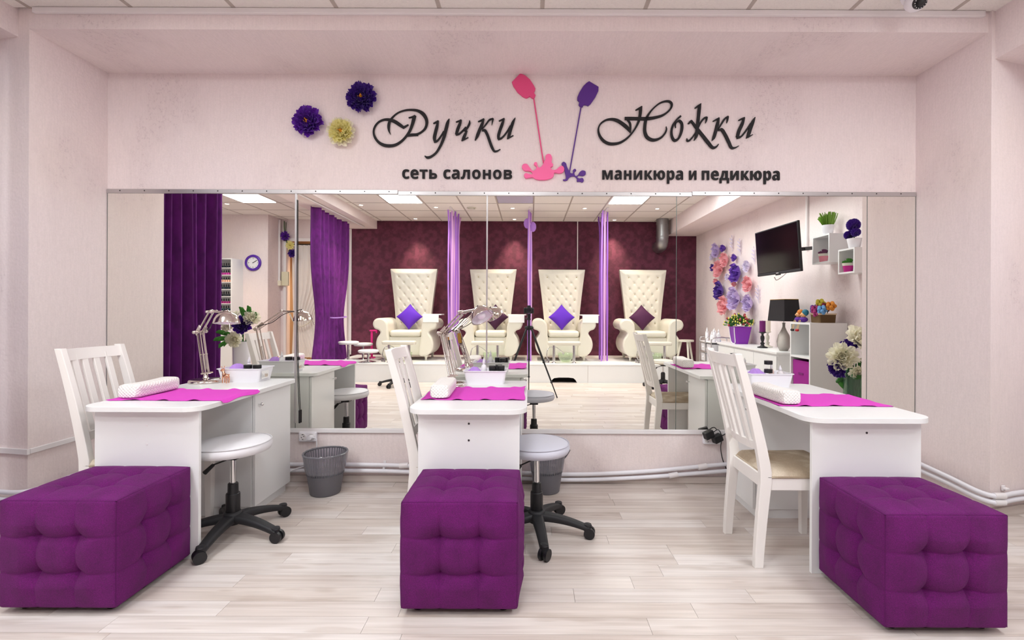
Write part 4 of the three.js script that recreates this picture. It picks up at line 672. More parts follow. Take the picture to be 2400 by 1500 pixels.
// ───────────────────────── waste bins
function bin(x, z, label, H, R1, R0, clip) {
  const t = thing('waste_bin', label, 'waste bin', [x, 0, z], 0, 'grey plastic waste bins');
  const rad = y => R0 + (R1 - R0) * y / H, yb = H * 0.5;
  mesh('lower_shell', lathe([[0, 0.002], [R0 - 0.006, 0], [R0, 0.006], [rad(yb), yb], [rad(yb) - 0.003, yb], [R0 - 0.004, 0.008], [0, 0.008]], 48), M.binGrey, t);
  const ribs = []; for (let k = 0; k < 46; k++) { const a = k / 46 * PI * 2, b = [rad(yb) * cos(a), yb - 0.003, rad(yb) * sin(a)], c = [rad(H) * cos(a), H, rad(H) * sin(a)]; ribs.push(rod([b[0] * 0.985, b[1], b[2] * 0.985], [c[0] * 0.985, c[1], c[2] * 0.985], 0.0036, 0.0036, 5)); }
  mesh('slotted_band', ribs, M.binGrey, t);
  mesh('rim', tr(new THREE.TorusGeometry(R1, 0.006, 10, 56).rotateX(PI / 2), 0, H, 0), M.binGrey, t);
  const bg = surf(72, 16, (u, v) => { const a = u * PI * 2, wr = fbm(u, v, 18, 6, 3, 4) - 0.5; let r, y; if (v < 0.5) { const k = v / 0.5; y = H * (0.56 + 0.44 * k) + 0.004 * wr; r = rad(y) + 0.006 + 0.010 * wr * (1 - k * 0.6); } else { const k = (v - 0.5) / 0.5; y = H + 0.022 * sin(k * PI) * (0.7 + 1.6 * wr) - 0.10 * k * k; r = R1 + 0.008 - 0.024 * k + 0.016 * wr * k; } return [r * cos(a), y, r * sin(a)]; }, true);
  mesh('bin_liner', bg, M.bag, t, 'thin grey plastic bag');
  if (clip) mesh('handle', [tube([[R1 - 0.002, H - 0.012, 0.02], [R1 + 0.03, H + 0.006, 0.01], [R1 + 0.034, H + 0.008, -0.004], [R1 + 0.014, H - 0.03, -0.01], [R1 - 0.006, H - 0.05, 0]], 0.005, 24, 6)], M.binGrey, t);
}
bin(-1.33, 0.20, 'grey slotted waste bin with a clear bag under the left socket', 0.262, 0.134, 0.094, false);
bin(0.122, 0.155, 'grey slotted waste bin with a handle behind the grey stool', 0.262, 0.118, 0.085, true);
// ───────────────────────── the back of the room, seen in the mirror: podium and thrones
{
  const g = structGroup('podium', 'low white podium under the pedicure thrones');
  mesh('deck', bx(6.35, 0.02, 1.57, -0.225, 0.287, 5.425, 0.003), M.white, g);
  const s = poly([[-3.4, 0], [0.36, 0], [0.385, 0.045], [0.42, 0.075], [0.50, 0.085], [0.66, 0.085], [0.74, 0.075], [0.775, 0.045], [0.80, 0], [2.95, 0], [2.95, 0.287], [-3.4, 0.287]]);
  const f = extr(s, 0.018); f.translate(0, 0, 4.648); mesh('front_panel', f, M.white, g);
  for (const x of [-1.3, 0.98]) mesh('joint_strip', bx(0.004, 0.287, 0.004, x, 0, 4.648), M.bar, g);
  mesh('side_panel', bx(0.018, 0.287, 1.54, 2.94, 0, 5.43), M.white, g);
  mesh('hollow_dark', bx(0.6, 0.28, 0.02, 0.58, 0.0, 4.95), M.black, g);  // black board put in as the darkness inside the cut-out
}
const PY = 0.307;
function throneBack() {
  const hw = v => 0.31 + 0.13 * Math.pow(v, 1.3), H0 = 0.42, H1 = 1.655, N = 48, Mv = 72;
  const front = surf(N, Mv, (u, v) => {
    const x = (u * 2 - 1) * hw(v), y = H0 + (H1 - H0) * v, e = Math.min(1, Math.min(u, 1 - u) * 10, (1 - v) * 16, v * 20);
    const R = (H1 - y) / 0.108 - 1.3, U = (u - 0.5) * 9.2 + 1; // button lattice at integer (R, U) of like parity
    const p = (U + R) / 2, q = (U - R) / 2, fp = Math.abs(p - Math.round(p)), fq = Math.abs(q - Math.round(q)), inside = R > -0.4 && Math.abs(u - 0.5) < 0.40 && v > 0.12 ? 1 : 0.15;
    const groove = Math.exp(-Math.pow(Math.min(fp, fq) / 0.11, 2)), btn = Math.exp(-Math.pow(Math.hypot(fp, fq) / 0.13, 1.6));
    const puff = 0.055 * e * (0.6 + 0.4 * sin(PI * u)) - inside * (0.0035 * groove + 0.034 * btn);
    return [x, y, -0.055 - puff + 0.10 * v - 0.05 * v * v];
  });
  const back = surf(4, 12, (u, v) => [(u * 2 - 1) * hw(v), H0 + (H1 - H0) * v, 0.06 + 0.10 * v - 0.05 * v * v], false, true);
  const edge = (u0) => surf(12, 1, (t, k) => { const v = t; return [(u0 * 2 - 1) * hw(v), H0 + (H1 - H0) * v, (k ? 0.06 : -0.055) + 0.10 * v - 0.05 * v * v]; }, false, u0 > 0.5);
  const top = surf(8, 4, (u, v) => [(u * 2 - 1) * hw(1), H1 + 0.012 * sin(PI * v), -0.055 + v * 0.115 + 0.05]);
  const buttons = []; for (let r = 0; r < 9; r++) { const y = H1 - (r + 1.3) * 0.108, v = (y - H0) / (H1 - H0); for (let k = -3; k <= 3; k++) { if (((k + 1 + r) & 1)) continue; const u = 0.5 + k / 9.2; if (Math.abs(u - 0.5) > 0.36) continue; buttons.push(ball(0.011, (u * 2 - 1) * hw(v), y, -0.062 - 0.002 + 0.10 * v - 0.05 * v * v - 0.014, 1, 1, 0.5, 8)); } }
  return [[front, back, edge(0), edge(1), top], buttons];
}
const armShape = (s) => smoothPoly([[0.25, 0.10], [0.37, 0.085], [0.46, 0.15], [0.505, 0.27], [0.485, 0.39], [0.43, 0.49], [0.455, 0.53], [0.53, 0.565], [0.562, 0.64], [0.53, 0.715], [0.45, 0.745], [0.36, 0.725], [0.305, 0.66], [0.29, 0.56], [0.285, 0.44], [0.265, 0.3]].map(p => [p[0] * s, p[1]]), 5);
M.button = std(0xb8a884, 0.5);
function throne(x, label, tray2, z = 5.52) {
  const t = thing('pedicure_throne', label, 'throne chair', [x, PY, z], 0, 'cream tufted pedicure thrones');
  const [bg, bt] = throneBack(); const bk = mesh('backrest', bg, M.cream, t); bk.position.z = 0.24; mesh('tuft_button', bt, M.button, bk);
  for (const s of [-1, 1]) { const g = extr(armShape(s), 0.66, 0.03, 4); g.translate(0, 0, -0.40); const a = mesh('arm', g, M.cream, t); const sp = []; for (let i = 0; i <= 20; i++) { const q = i / 20 * PI * 2.6, r = 0.085 * (1 - i / 26); sp.push([s * (0.445 + r * cos(q + PI)), 0.64 + r * sin(q + PI), -0.402]); } mesh('scroll_welt', tube(sp, 0.006, 50, 5), M.cream, a); }
  mesh('seat_box', bx(0.58, 0.33, 0.62, 0, 0.09, -0.05, 0.03), M.cream, t);
  mesh('seat_cushion', bx(0.55, 0.115, 0.58, 0, 0.415, -0.10, 0.045), M.cream, t);
  for (const sx of [-1, 1]) for (const sz of [-0.34, 0.22]) mesh('foot', lathe([[0, 0], [0.016, 0], [0.022, 0.02], [0.018, 0.04], [0.034, 0.07], [0.036, 0.1], [0, 0.1]], 16).translate(sx * 0.36, 0, sz), M.cream, t);
  if (tray2) { const b = mesh('side_tray', [bx(0.33, 0.018, 0.30, 0.465, 0.80, -0.2, 0.004), bx(0.28, 0.13, 0.02, 0.46, 0.672, -0.43, 0.008)], M.white, t); }
  const f = thing('foot_rest', 'white padded foot rest on two chrome posts before ' + label.replace(/^cream tufted (high-backed )?throne, /, 'throne ').replace(/cream tufted throne/, 'the throne'), 'foot rest', [x, PY, 4.83], 0, 'padded foot rests');
  mesh('pad', bx(0.56, 0.066, 0.16, -0.02, 0.30, 0, 0.025), M.cream, f);
  for (const s of [-1, 1]) { mesh('post', [rod([-0.02 + s * 0.17, 0.0, 0], [-0.02 + s * 0.17, 0.31, 0], 0.024)], M.chrome, f); mesh('flange', cyl(0.04, 0.035, 0.012, -0.02 + s * 0.17, 0, 0), M.chrome, f); }
}
const TH = [[-2.18, 'cream tufted high-backed throne, first from the left'], [-0.68, 'cream tufted high-backed throne, second from the left'], [0.614, 'cream tufted high-backed throne, third from the left'], [2.15, 'cream tufted high-backed throne, fourth from the left']];
TH.forEach(([x, l], i) => throne(x, l, i < 3));
['first', 'second', 'third', 'fourth'].forEach((w, i) => {
  const x = TH[i][0];
  const b = thing('foot_bath', 'green tinted glass foot bath under the ' + w + ' throne from the left', 'foot bath', [x + 0.02, PY, 4.995], 0, 'glass foot baths');
  mesh('bowl', lathe([[0, 0.004], [0.07, 0.004], [0.12, 0.06], [0.136, 0.15], [0.14, 0.155], [0.132, 0.15], [0.115, 0.064], [0.068, 0.012], [0, 0.012]], 36), M.greenGlass, b);
  const h = thing('hand_shower', 'chrome hose and tap beside the ' + w + ' throne from the left', 'tap', [x - 0.28, PY, 4.86], 0, 'chrome foot bath taps');
  mesh('hose', tube([[0, 0.03, 0], [-0.03, 0.12, 0.0], [0.0, 0.24, 0.02], [0.1, 0.27, 0.03], [0.2, 0.21, 0.03], [0.25, 0.16, 0.03]], 0.008, 40, 6), M.chrome, h);
  mesh('tap_body', [cyl(0.022, 0.018, 0.07, 0, 0, 0), cyl(0.016, 0.014, 0.06, -0.045, 0, 0.01), ball(0.02, 0.255, 0.15, 0.03, 1, 1.4, 1)], M.chrome, h);
});
function pillow(x, color, w) {
  const S = 0.345, f = (u, v, s) => { const a = u * 2 - 1, b = v * 2 - 1, k = (1 - Math.pow(Math.abs(a), 2.2)) * (1 - Math.pow(Math.abs(b), 2.2)); const q = 1 - 0.07 * (1 - a * a) * b * b, q2 = 1 - 0.07 * (1 - b * b) * a * a; return [a * S / 2 * q2, b * S / 2 * q, s * 0.085 * Math.pow(Math.max(k, 0), 0.55)]; };
  const g = merge([surf(20, 20, (u, v) => f(u, v, -1), false, true), surf(20, 20, (u, v) => f(u, v, 1))]); g.rotateZ(PI / 4); g.translate(0, 0.235, 0); g.rotateX(0.22);
  const p = single('pillow', g, std(color, 0.8), w, 'pillow', [x, PY + 0.535, 5.48], 0, 'square pillows on the thrones');
  return p;
}
pillow(-2.20, 0x5a22b8, 'bright violet pillow on the first throne from the left'); pillow(-0.62, 0x3c1038, 'dark plum pillow on the second throne from the left'); pillow(0.60, 0x5a22b8, 'bright violet pillow on the third throne from the left'); pillow(2.08, 0x43103e, 'dark plum pillow on the fourth throne from the left');

// fringe curtains between the thrones, hung from ceiling tracks
M.fr = [0xb07ad8, 0xd9a6dc, 0x9a5fc4].map(c => std(c, 0.5));
function fringe(x, z0, z1, label, bow) {
  const t = thing('fringe_curtain', label, 'curtain', [x, 0, 0], 0, 'lilac fringe curtains');
  mesh('track', bx(0.03, 0.02, z1 - z0 + 0.3, 0, CEIL - 0.024, (z0 + z1) / 2), M.trim, t);
  const n = 13;
  for (let k = 0; k < n; k++) { const z = z0 + (z1 - z0) * k / (n - 1), w = bow ? 0.018 : 0.028, zb = bow ? z0 + 0.1 + (k - 6) * 0.012 : z * 0.55 + (z0 + 0.2) * 0.45, dx = bow ? (k % 5 - 2) * 0.014 : ((k * 5) % 13 - 6) * 0.011; const g = surf(2, 14, (u, v) => [dx + (u - 0.5) * w + 0.005 * sin(v * 8 + k), PY + 0.004 + (CEIL - 0.03 - PY) * v, (v > 0.9 ? zb + (z - zb) * (v - 0.9) / 0.1 : zb) + 0.006 * sin(v * 6 + k * 2) + (u - 0.5) * 0.012]); mesh('ribbon', g, M.fr[k % 3], t); }
  if (bow) mesh('bow', [ball(0.06, -0.05, 2.72, z0 + 0.1, 1, 1.5, 0.5, 10), ball(0.06, 0.05, 2.66, z0 + 0.1, 1, 1.5, 0.5, 10), ball(0.025, 0, 2.7, z0 + 0.08)], M.fr[0], t);
}
fringe(-1.345, 5.0, 5.85, 'lilac fringe curtain between the first and second thrones');
fringe(0.01, 5.0, 5.85, 'lilac fringe curtain tied with a bow behind the tripod', true);
fringe(1.335, 5.0, 5.85, 'lilac fringe curtain between the third and fourth thrones');
single('wall_conduit', bx(0.018, 1.4, 0.012, 0, 0, 0, 0.002), M.trim, 'thin white conduit on the plum wall above the third throne', 'conduit', [0.955, 1.56, 6.203]);
{ const t = thing('vent_duct', 'galvanised metal duct elbow below the ceiling on the plum wall', 'duct', [2.55, 0, 5.9]);
  mesh('pipe', cyl(0.115, 0.115, 0.34, 0, 2.615, 0, 32), M.chrome2 = std(0x9a9a9c, 0.35, { metalness: 0.9, bumpMap: T.blotch, bumpScale: 0.003 }), t);
  mesh('elbow', tube([[0, 2.63, 0], [0, 2.54, 0.01], [0, 2.47, 0.06], [0, 2.45, 0.16], [0, 2.45, 0.305]], 0.115, 24, 32), M.chrome2, t);
  mesh('collar', [cyl(0.12, 0.12, 0.03, 0, 2.60, 0, 32), cyl(0.12, 0.12, 0.03, 0, 2.85, 0, 32)], M.chrome2, t); }
// small round stools kept on the podium
for (const [x, z, h, w] of [[-3.07, 4.86, 0.66, 'tallest'], [-2.98, 5.32, 0.60, 'rear'], [-2.72, 4.82, 0.52, 'lowest']]) {
  const t = thing('low_stool', 'small white round stool by the tied purple curtain, the ' + w + ' of three', 'stool', [x, PY, z], 0, 'small stools on the podium'); const H = h - PY;
  mesh('seat', lathe([[0, H - 0.05], [0.15, H - 0.05], [0.17, H - 0.03], [0.165, H - 0.008], [0.14, H], [0, H + 0.004]], 36), M.cover, t); mesh('post', cyl(0.02, 0.02, H - 0.05, 0, 0, 0), M.chrome, t); mesh('base', lathe([[0, 0], [0.13, 0], [0.125, 0.012], [0.03, 0.03], [0, 0.03]], 30), M.chrome, t);
}
{ const t = thing('pink_stand', 'slim hot pink stand on the podium beside the first throne', 'stand', [-2.9, PY, 5.55]); const m = std(0xe8308c, 0.4); mesh('pole', rod([0, 0, 0], [0, 0.5, 0], 0.022), m, t); mesh('head', [bx(0.13, 0.03, 0.06, 0.03, 0.49, 0, 0.008), bx(0.03, 0.05, 0.05, 0.09, 0.46, 0, 0.008)], m, t); mesh('base', cyl(0.07, 0.06, 0.02, 0, 0, 0), m, t); }
{ const t = thing('step_stool', 'small cream wooden stool beside the drawer cart', 'stool', [2.72, PY, 5.0]); mesh('seat', cyl(0.13, 0.13, 0.03, 0, 0.36, 0), M.cream, t); for (let k = 0; k < 3; k++) { const a = k * 2.09 + 0.5; mesh('leg', rod([0.16 * cos(a), 0, 0.16 * sin(a)], [0.08 * cos(a), 0.37, 0.08 * sin(a)], 0.018), M.cream, t); } }

// ───────────────────────── photographer's camera on its tripod
{
  const t = thing('camera_tripod', 'black camera tripod standing in front of the mirror', 'tripod', [0, 0, 3.46]);
  mesh('column', [rod([0, 0.62, 0], [0, 1.12, 0], 0.014), cyl(0.03, 0.034, 0.06, 0, 0.92, 0)], M.black, t);
  mesh('head', [cyl(0.026, 0.022, 0.04, 0, 1.06, 0), ball(0.026, 0, 1.12, 0), bx(0.05, 0.012, 0.05, 0, 1.138, 0, 0.003), rod([0, 1.09, 0], [-0.05, 1.08, 0.03], 0.008)], M.black, t);
  for (const a of [210, 330, 90]) { const c = cos(a * D2R), s = sin(a * D2R); const l = mesh('leg', [rod([0.03 * c, 0.96, 0.03 * s], [0.24 * c, 0.48, 0.24 * s], 0.015), rod([0.24 * c, 0.48, 0.24 * s], [0.36 * c, 0.21, 0.36 * s], 0.011), rod([0.36 * c, 0.21, 0.36 * s], [0.45 * c, 0.004, 0.45 * s], 0.008)], M.black, t); mesh('lock_collar', [ball(0.02, 0.24 * c, 0.48, 0.24 * s, 1, 1, 1, 10), ball(0.017, 0.36 * c, 0.21, 0.36 * s, 1, 1, 1, 10), ball(0.03, 0.04 * c, 0.955, 0.04 * s, 1, 0.8, 1, 10)], M.blackSoft, l); }
  const k = thing('photo_camera', 'black photo camera on top of the tripod', 'camera', [0, 1.152, 3.46]);
  mesh('body', [bx(0.135, 0.085, 0.05, 0, 0, 0.008, 0.012), bx(0.03, 0.085, 0.06, -0.06, 0, 0, 0.01)], M.black, k); mesh('prism_hump', rectLoft([[0.06, 0.05, 0.082], [0.045, 0.04, 0.115]], 0.006, true, true, 3).translate(0, 0, 0.008), M.black, k);
  mesh('lens', [tr(new THREE.CylinderGeometry(0.036, 0.034, 0.05, 28).rotateX(PI / 2), 0, 0.048, -0.038), tr(new THREE.TorusGeometry(0.036, 0.004, 8, 28), 0, 0.048, -0.064)], M.black, k); mesh('front_glass', tr(new THREE.SphereGeometry(0.03, 20, 12).scale(1, 1, 0.25), 0, 0.048, -0.060), std(0x14121c, 0.05), k);
}

// ───────────────────────── purple curtains and the side doorway
function drape(pts, y0, y1, amp, folds, squeeze, yT) {   // pts: [x,z] start and end; squeeze(y) 0..1 narrows to the middle
  const [a, b] = pts, L = Math.hypot(b[0] - a[0], b[1] - a[1]), dx = (b[0] - a[0]) / L, dz = (b[1] - a[1]) / L, nx = -dz, nz = dx;
  const P = (u, v, off) => { const y = y0 + (y1 - y0) * v, s = squeeze ? squeeze(v) : [1, 0.5], uu = s[1] + (u - s[1]) * s[0], w = folds * PI * 2 * u, am = amp * (0.75 + 0.25 * sin(u * 17)) * (0.55 + 0.45 * s[0]); const o = am * (sin(w) + 0.28 * sin(2 * w + 1.3 + 0.6 * sin(v * 2))) + off + 0.012 * sin(v * 3 + u * 9); return [a[0] + dx * L * uu + nx * o, y, a[1] + dz * L * uu + nz * o, u * L * 1.6, y]; };
  return [surf(Math.round(folds * 18), 30, (u, v) => P(u, v, 0)), surf(Math.round(folds * 18), 30, (u, v) => P(u, v, 0.004), false, true)];
}
{ const t = thing('purple_curtain', 'heavy purple velvet curtain hanging straight beside the left pier', 'curtain', [0, 0, 0]); mesh('drape', drape([[-3.14, 0.60], [-3.20, 1.60]], 0.02, 2.785, 0.07, 8), M.velvet, t); mesh('curtain_rod', rod([-3.17, 2.785, 0.56], [-3.17, 2.785, 5.9], 0.012), M.trim, t); }
{ const sq = v => { const k = Math.exp(-Math.pow((v - 0.37) / 0.22, 2)); return [1 - 0.30 * k, 0.45]; };
  const t = thing('purple_curtain', 'purple velvet curtain tied back beside the plum wall', 'curtain', [0, 0, 0]); mesh('drape', drape([[-3.30, 3.98], [-3.36, 5.55]], 0.02, 2.775, 0.06, 8, sq), M.velvet, t);
  mesh('tie_back', tube([[-3.38, 1.07, 4.72], [-3.24, 1.06, 4.6], [-3.22, 1.06, 4.9], [-3.24, 1.07, 5.2], [-3.4, 1.08, 5.3], [-3.42, 1.08, 5.0]], 0.010, 50, 6, true), M.lilac, t); }
{ const sq = v => { const k = Math.exp(-Math.pow((v - 0.32) / 0.26, 2)); return [1 - 0.5 * k, 0.05]; };
  M.sheer = phy({ color: 0xf6f2f0, roughness: 0.9, transmission: 0.2, thickness: 0 });
  const t = thing('sheer_curtain', 'white sheer curtain tied back in the side doorway', 'curtain', [0, 0, 0]); mesh('drape', drape([[-4.70, 6.2], [-3.80, 6.2]], 0.25, 2.47, 0.022, 10, sq), M.sheer, t); mesh('curtain_rod', rod([-4.745, 2.48, 6.2], [-3.735, 2.48, 6.2], 0.012), M.black, t);
  mesh('tie_back', tube([[-4.72, 1.12, 6.15], [-4.62, 0.95, 6.13], [-4.5, 0.86, 6.12], [-4.36, 0.92, 6.13], [-4.28, 1.0, 6.16]], 0.014, 30, 6), M.cream, t); }
// flower garland by the doorway
for (const [x, y, m, r, w] of [[-4.80, 2.62, M.peonyP, 0.10, 'upper purple'], [-4.70, 2.44, M.peonyY, 0.095, 'yellow'], [-4.66, 2.28, M.peonyD, 0.09, 'lower purple']]) { const t = thing('hanging_flower', w + ' artificial flower hanging beside the side doorway', 'flower', [x + 0.06, y, 6.03], PI, 'flowers by the doorway'); mesh('bloom', peony(r, [[11, 0.1, 0.9, 0.4, 0.2, 0.02], [9, 0.08, 0.7, 0.36, 0.6, 0.05], [6, 0.05, 0.45, 0.3, 1.0, 0.08]]), m, t); }
{ const t = thing('flower_stems', 'green stems of the hanging flowers beside the side doorway', 'stems', [-4.76, 2.3, 6.06]); mesh('stem', [tube([[0.08, 0, 0], [0.02, 0.25, 0.01], [-0.02, 0.45, 0], [-0.03, 0.62, 0.01]], 0.008, 20, 5), tube([[0.05, 0.1, 0], [0.0, 0.3, 0.02], [0.0, 0.6, 0.02]], 0.006, 20, 5)], M.greenD, t); }
{ const t = thing('fuse_box', 'cream fuse box with a cable pipe beside the side doorway', 'fuse box', [-4.80, 1.66, 6.06]); mesh('box', bx(0.13, 0.27, 0.07, 0.04, 0, 0.005, 0.008), std(0xe0d8bc, 0.5), t); mesh('side_box', bx(0.07, 0.1, 0.06, -0.04, -0.005, -0.06, 0.006), std(0xe6dfca, 0.5), t); mesh('cable_pipe', rod([-0.045, 0.09, -0.06], [-0.045, 1.27, -0.06], 0.02), M.trim, t); }

// clock
{
  const c = document.createElement('canvas'); c.width = c.height = 256; const q = c.getContext('2d'); q.fillStyle = '#f4f3f6'; q.fillRect(0, 0, 256, 256); q.fillStyle = '#33303a'; q.font = 'bold 40px sans-serif'; q.textAlign = 'center'; q.textBaseline = 'middle';
  for (const [s, a] of [['12', 0], ['3', 90], ['6', 180], ['9', 270]]) q.fillText(s, 128 + 96 * sin(a * D2R), 128 - 96 * cos(a * D2R)); for (let k = 0; k < 12; k++) if (k % 3) { q.beginPath(); q.arc(128 + 100 * sin(k * PI / 6), 128 - 100 * cos(k * PI / 6), 5, 0, 7); q.fill(); }
  const tx = new THREE.CanvasTexture(c); tx.colorSpace = THREE.SRGBColorSpace; tx.wrapS = THREE.RepeatWrapping; tx.repeat.x = -1; tx.offset.x = 1;   // the photograph shows the dial the right way round in the mirror
  const t = thing('wall_clock', 'round wall clock with a purple rim', 'clock', [-5.13, 2.06, 5.62], PI);
  mesh('rim', [lathe([[0.105, 0.0], [0.15, 0.0], [0.152, 0.012], [0.145, 0.03], [0.12, 0.034], [0.106, 0.026]], 56).rotateX(PI / 2)], std(0x5b2aa8, 0.35), t);
  const d = mesh('dial', new THREE.CircleGeometry(0.108, 48), std(0xffffff, 0.5, { map: tx }), t); d.position.z = 0.014;
  mesh('hand', [bar([0, 0, 0.020], [-0.07 * sin(60 * D2R), 0.07 * cos(60 * D2R), 0.020], 0.004, 0.009), bar([0, 0, 0.023], [-0.095 * sin(58 * D2R), 0.095 * cos(58 * D2R), 0.023], 0.004, 0.006), ball(0.007, 0, 0, 0.022)], M.black, t);
}
// nail polish rack
{
  const X0 = -5.95, X1 = -5.33, zf = 5.28, t = thing('polish_rack', 'tall white rack of nail polish left of the clock', 'shelf', [0, 0, 0]);
  mesh('side_panel', bx(0.02, 2.09, 0.34, X1, 0, 5.45), M.white, t); mesh('side_panel', bx(0.02, 2.09, 0.34, X0, 0, 5.45), M.white, t); mesh('back_panel', bx(X1 - X0, 2.09, 0.012, (X0 + X1) / 2, 0, 5.612), M.white, t); mesh('top_panel', bx(X1 - X0 + 0.02, 0.02, 0.34, (X0 + X1) / 2, 2.09, 5.45), M.white, t); mesh('cupboard', bx(X1 - X0 - 0.02, 0.9, 0.32, (X0 + X1) / 2, 0, 5.44), M.white, t);
  const cols = [0x151c2c, 0xc03a9c, 0xe8b49a, 0x1a2b3a, 0x20242c, 0xb03080, 0x23404a, 0x2a1824];
  const capG = cyl(0.011, 0.010, 0.042, 0, 0.045, 0, 12), bodG = lathe([[0, 0], [0.017, 0], [0.018, 0.03], [0.012, 0.042], [0.008, 0.046], [0, 0.046]], 14); const colNames = ['navy', 'magenta', 'peach', 'dark blue', 'charcoal', 'raspberry', 'teal', 'maroon'];
  for (let r = 0; r < 8; r++) { const y = 1.94 - r * 0.128; mesh('shelf', bx(X1 - X0 - 0.02, 0.012, 0.2, (X0 + X1) / 2, y - 0.012, 5.38), M.white, t); const m = std(cols[r], 0.2); for (let k = 0; k < 6; k++) { const b = thing('polish_bottle', colNames[r] + ' nail polish bottle with black cap on rack shelf ' + ['one', 'two', 'three', 'four', 'five', 'six', 'seven', 'eight'][r] + ' from the top', 'nail polish', [X1 - 0.035 - k * 0.042, y, 5.33], 0, 'bottles on rack shelf ' + ['one', 'two', 'three', 'four', 'five', 'six', 'seven', 'eight'][r]); mesh('body', bodG, m, b); mesh('cap', capG, M.black, b); } }
}

// ───────────────────────── bouquets in tall vases
function leafGeo(len, w) { return petal(len, w, -0.1 * len, 0.004, 1, 4, 5); }
function aim(g, dir, p) { g = g.clone(); g.applyQuaternion(new THREE.Quaternion().setFromUnitVectors(V(0, 1, 0), V(...dir).normalize())); return g.translate(...p); }
function bloomAt(t, name, R, mat, p, dir, rows) { const o = mesh(name, peony(R, rows), mat, t); o.quaternion.setFromUnitVectors(V(0, 0, 1), V(...dir).normalize()); o.position.set(...p); return o; }
const FULL = [[11, 0.08, 0.92, 0.5, 0.25, 0.02], [10, 0.07, 0.78, 0.46, 0.55, 0.05], [8, 0.05, 0.6, 0.4, 0.85, 0.08], [6, 0.04, 0.42, 0.34, 1.1, 0.1]];
M.ivory = phy({ color: 0xfdfae8, roughness: 0.9, transmission: 0.45, thickness: 0 });
{
  const v = thing('floor_vase', 'tall white floor vase near the straight purple curtain', 'vase', [-2.72, 0, 1.22]); mesh('body', lathe([[0, 0], [0.062, 0], [0.068, 0.3], [0.072, 0.6], [0.078, 0.895], [0.073, 0.895], [0.066, 0.6], [0.06, 0.02], [0, 0.02]], 36), M.plasticW, v);
  const b = thing('bouquet', 'ivory and purple artificial bouquet in the tall white vase', 'bouquet', [-2.72, 0.90, 1.22]);
  mesh('stems', Array.from({ length: 7 }, (_, i) => rod([0.03 * cos(i), -0.85, 0.03 * sin(i)], [0.04 * cos(i * 0.9), 0.06, 0.04 * sin(i * 0.9)], 0.005, 0.005, 6)), M.greenD, b);
  for (const [p, d, R, m] of [[[-0.08, 0.13, -0.02], [-0.5, 0.5, -0.7], 0.10, M.ivory], [[0.11, 0.20, -0.03], [0.5, 0.5, -0.7], 0.085, M.ivory], [[0.05, 0.13, -0.06], [0.2, 0.4, -0.9], 0.095, M.peonyD], [[0.0, 0.02, -0.09], [0, -0.1, -1], 0.085, M.ivory], [[0.0, 0.18, 0.05], [0, 1, 0], 0.085, M.peonyD], [[-0.08, 0.22, 0.02], [-0.3, 0.8, -0.3], 0.075, M.ivory]]) bloomAt(b, 'bloom', R, m, p, d, FULL);
  for (const [p, d, L] of [[[0.06, 0.2, 0], [0.15, 1, -0.2], 0.14], [[0.03, 0.2, 0], [-0.25, 1, -0.2], 0.13], [[0.08, 0.17, 0], [0.6, 0.8, -0.2], 0.13], [[-0.06, 0.03, -0.05], [-1, -0.1, -0.4], 0.15], [[-0.05, 0.02, -0.05], [-0.7, -0.5, -0.5], 0.14], [[-0.05, 0.05, -0.04], [-1, 0.3, -0.3], 0.15]]) mesh('leaf', [aim(leafGeo(L, 0.05), d, p), aim(leafGeo(L * 0.8, 0.04), [d[0] + 0.35, d[1], d[2] - 0.2], p)], M.green, b);
}
{
  const v = thing('glass_vase', 'tall green glass floor vase beside the white cube shelf', 'vase', [3.03, 0, 1.14]); mesh('body', lathe([[0, 0], [0.085, 0], [0.088, 0.3], [0.092, 0.66], [0.088, 0.66], [0.082, 0.02], [0, 0.02]], 36), phy({ color: 0xb7d8c2, roughness: 0.05, transmission: 0.9, thickness: 0 }), v);
  const b = thing('bouquet', 'large ivory peonies with green leaves in the glass floor vase', 'bouquet', [3.03, 0.66, 1.14]);
  mesh('stems', Array.from({ length: 9 }, (_, i) => rod([0.05 * cos(i * 2), -0.62, 0.05 * sin(i * 2)], [0.05 * cos(i * 1.1), 0.08, 0.05 * sin(i * 1.1)], 0.006, 0.006, 6)), M.greenD, b);
  for (const [p, d, R, m] of [[[-0.12, 0.11, -0.02], [-0.6, 0.25, -0.75], 0.145, M.ivory], [[0.08, 0.09, -0.05], [0.2, 0.2, -1], 0.135, M.ivory], [[0.03, 0.27, 0.02], [0.1, 0.6, -0.8], 0.14, M.ivory], [[0.0, 0.20, 0.04], [-0.3, 0.9, -0.3], 0.10, M.peonyD], [[-0.14, 0.02, 0.0], [-0.9, -0.3, -0.3], 0.10, M.peonyD], [[-0.03, -0.0, -0.07], [-0.2, -0.5, -0.9], 0.08, M.ivory]]) bloomAt(b, 'bloom', R, m, p, d, FULL);
  for (let i = 0; i < 12; i++) { const a = i * 0.9; mesh('leaf', aim(leafGeo(0.16, 0.06), [cos(a) * 0.5, i % 2 ? 0.6 : -0.5, sin(a) * 0.5], [0.03 * cos(a), -0.32 + 0.035 * i - (i % 2 ? 0 : 0.05), 0.03 * sin(a)]), i % 3 ? M.greenD : M.green, b); }
}

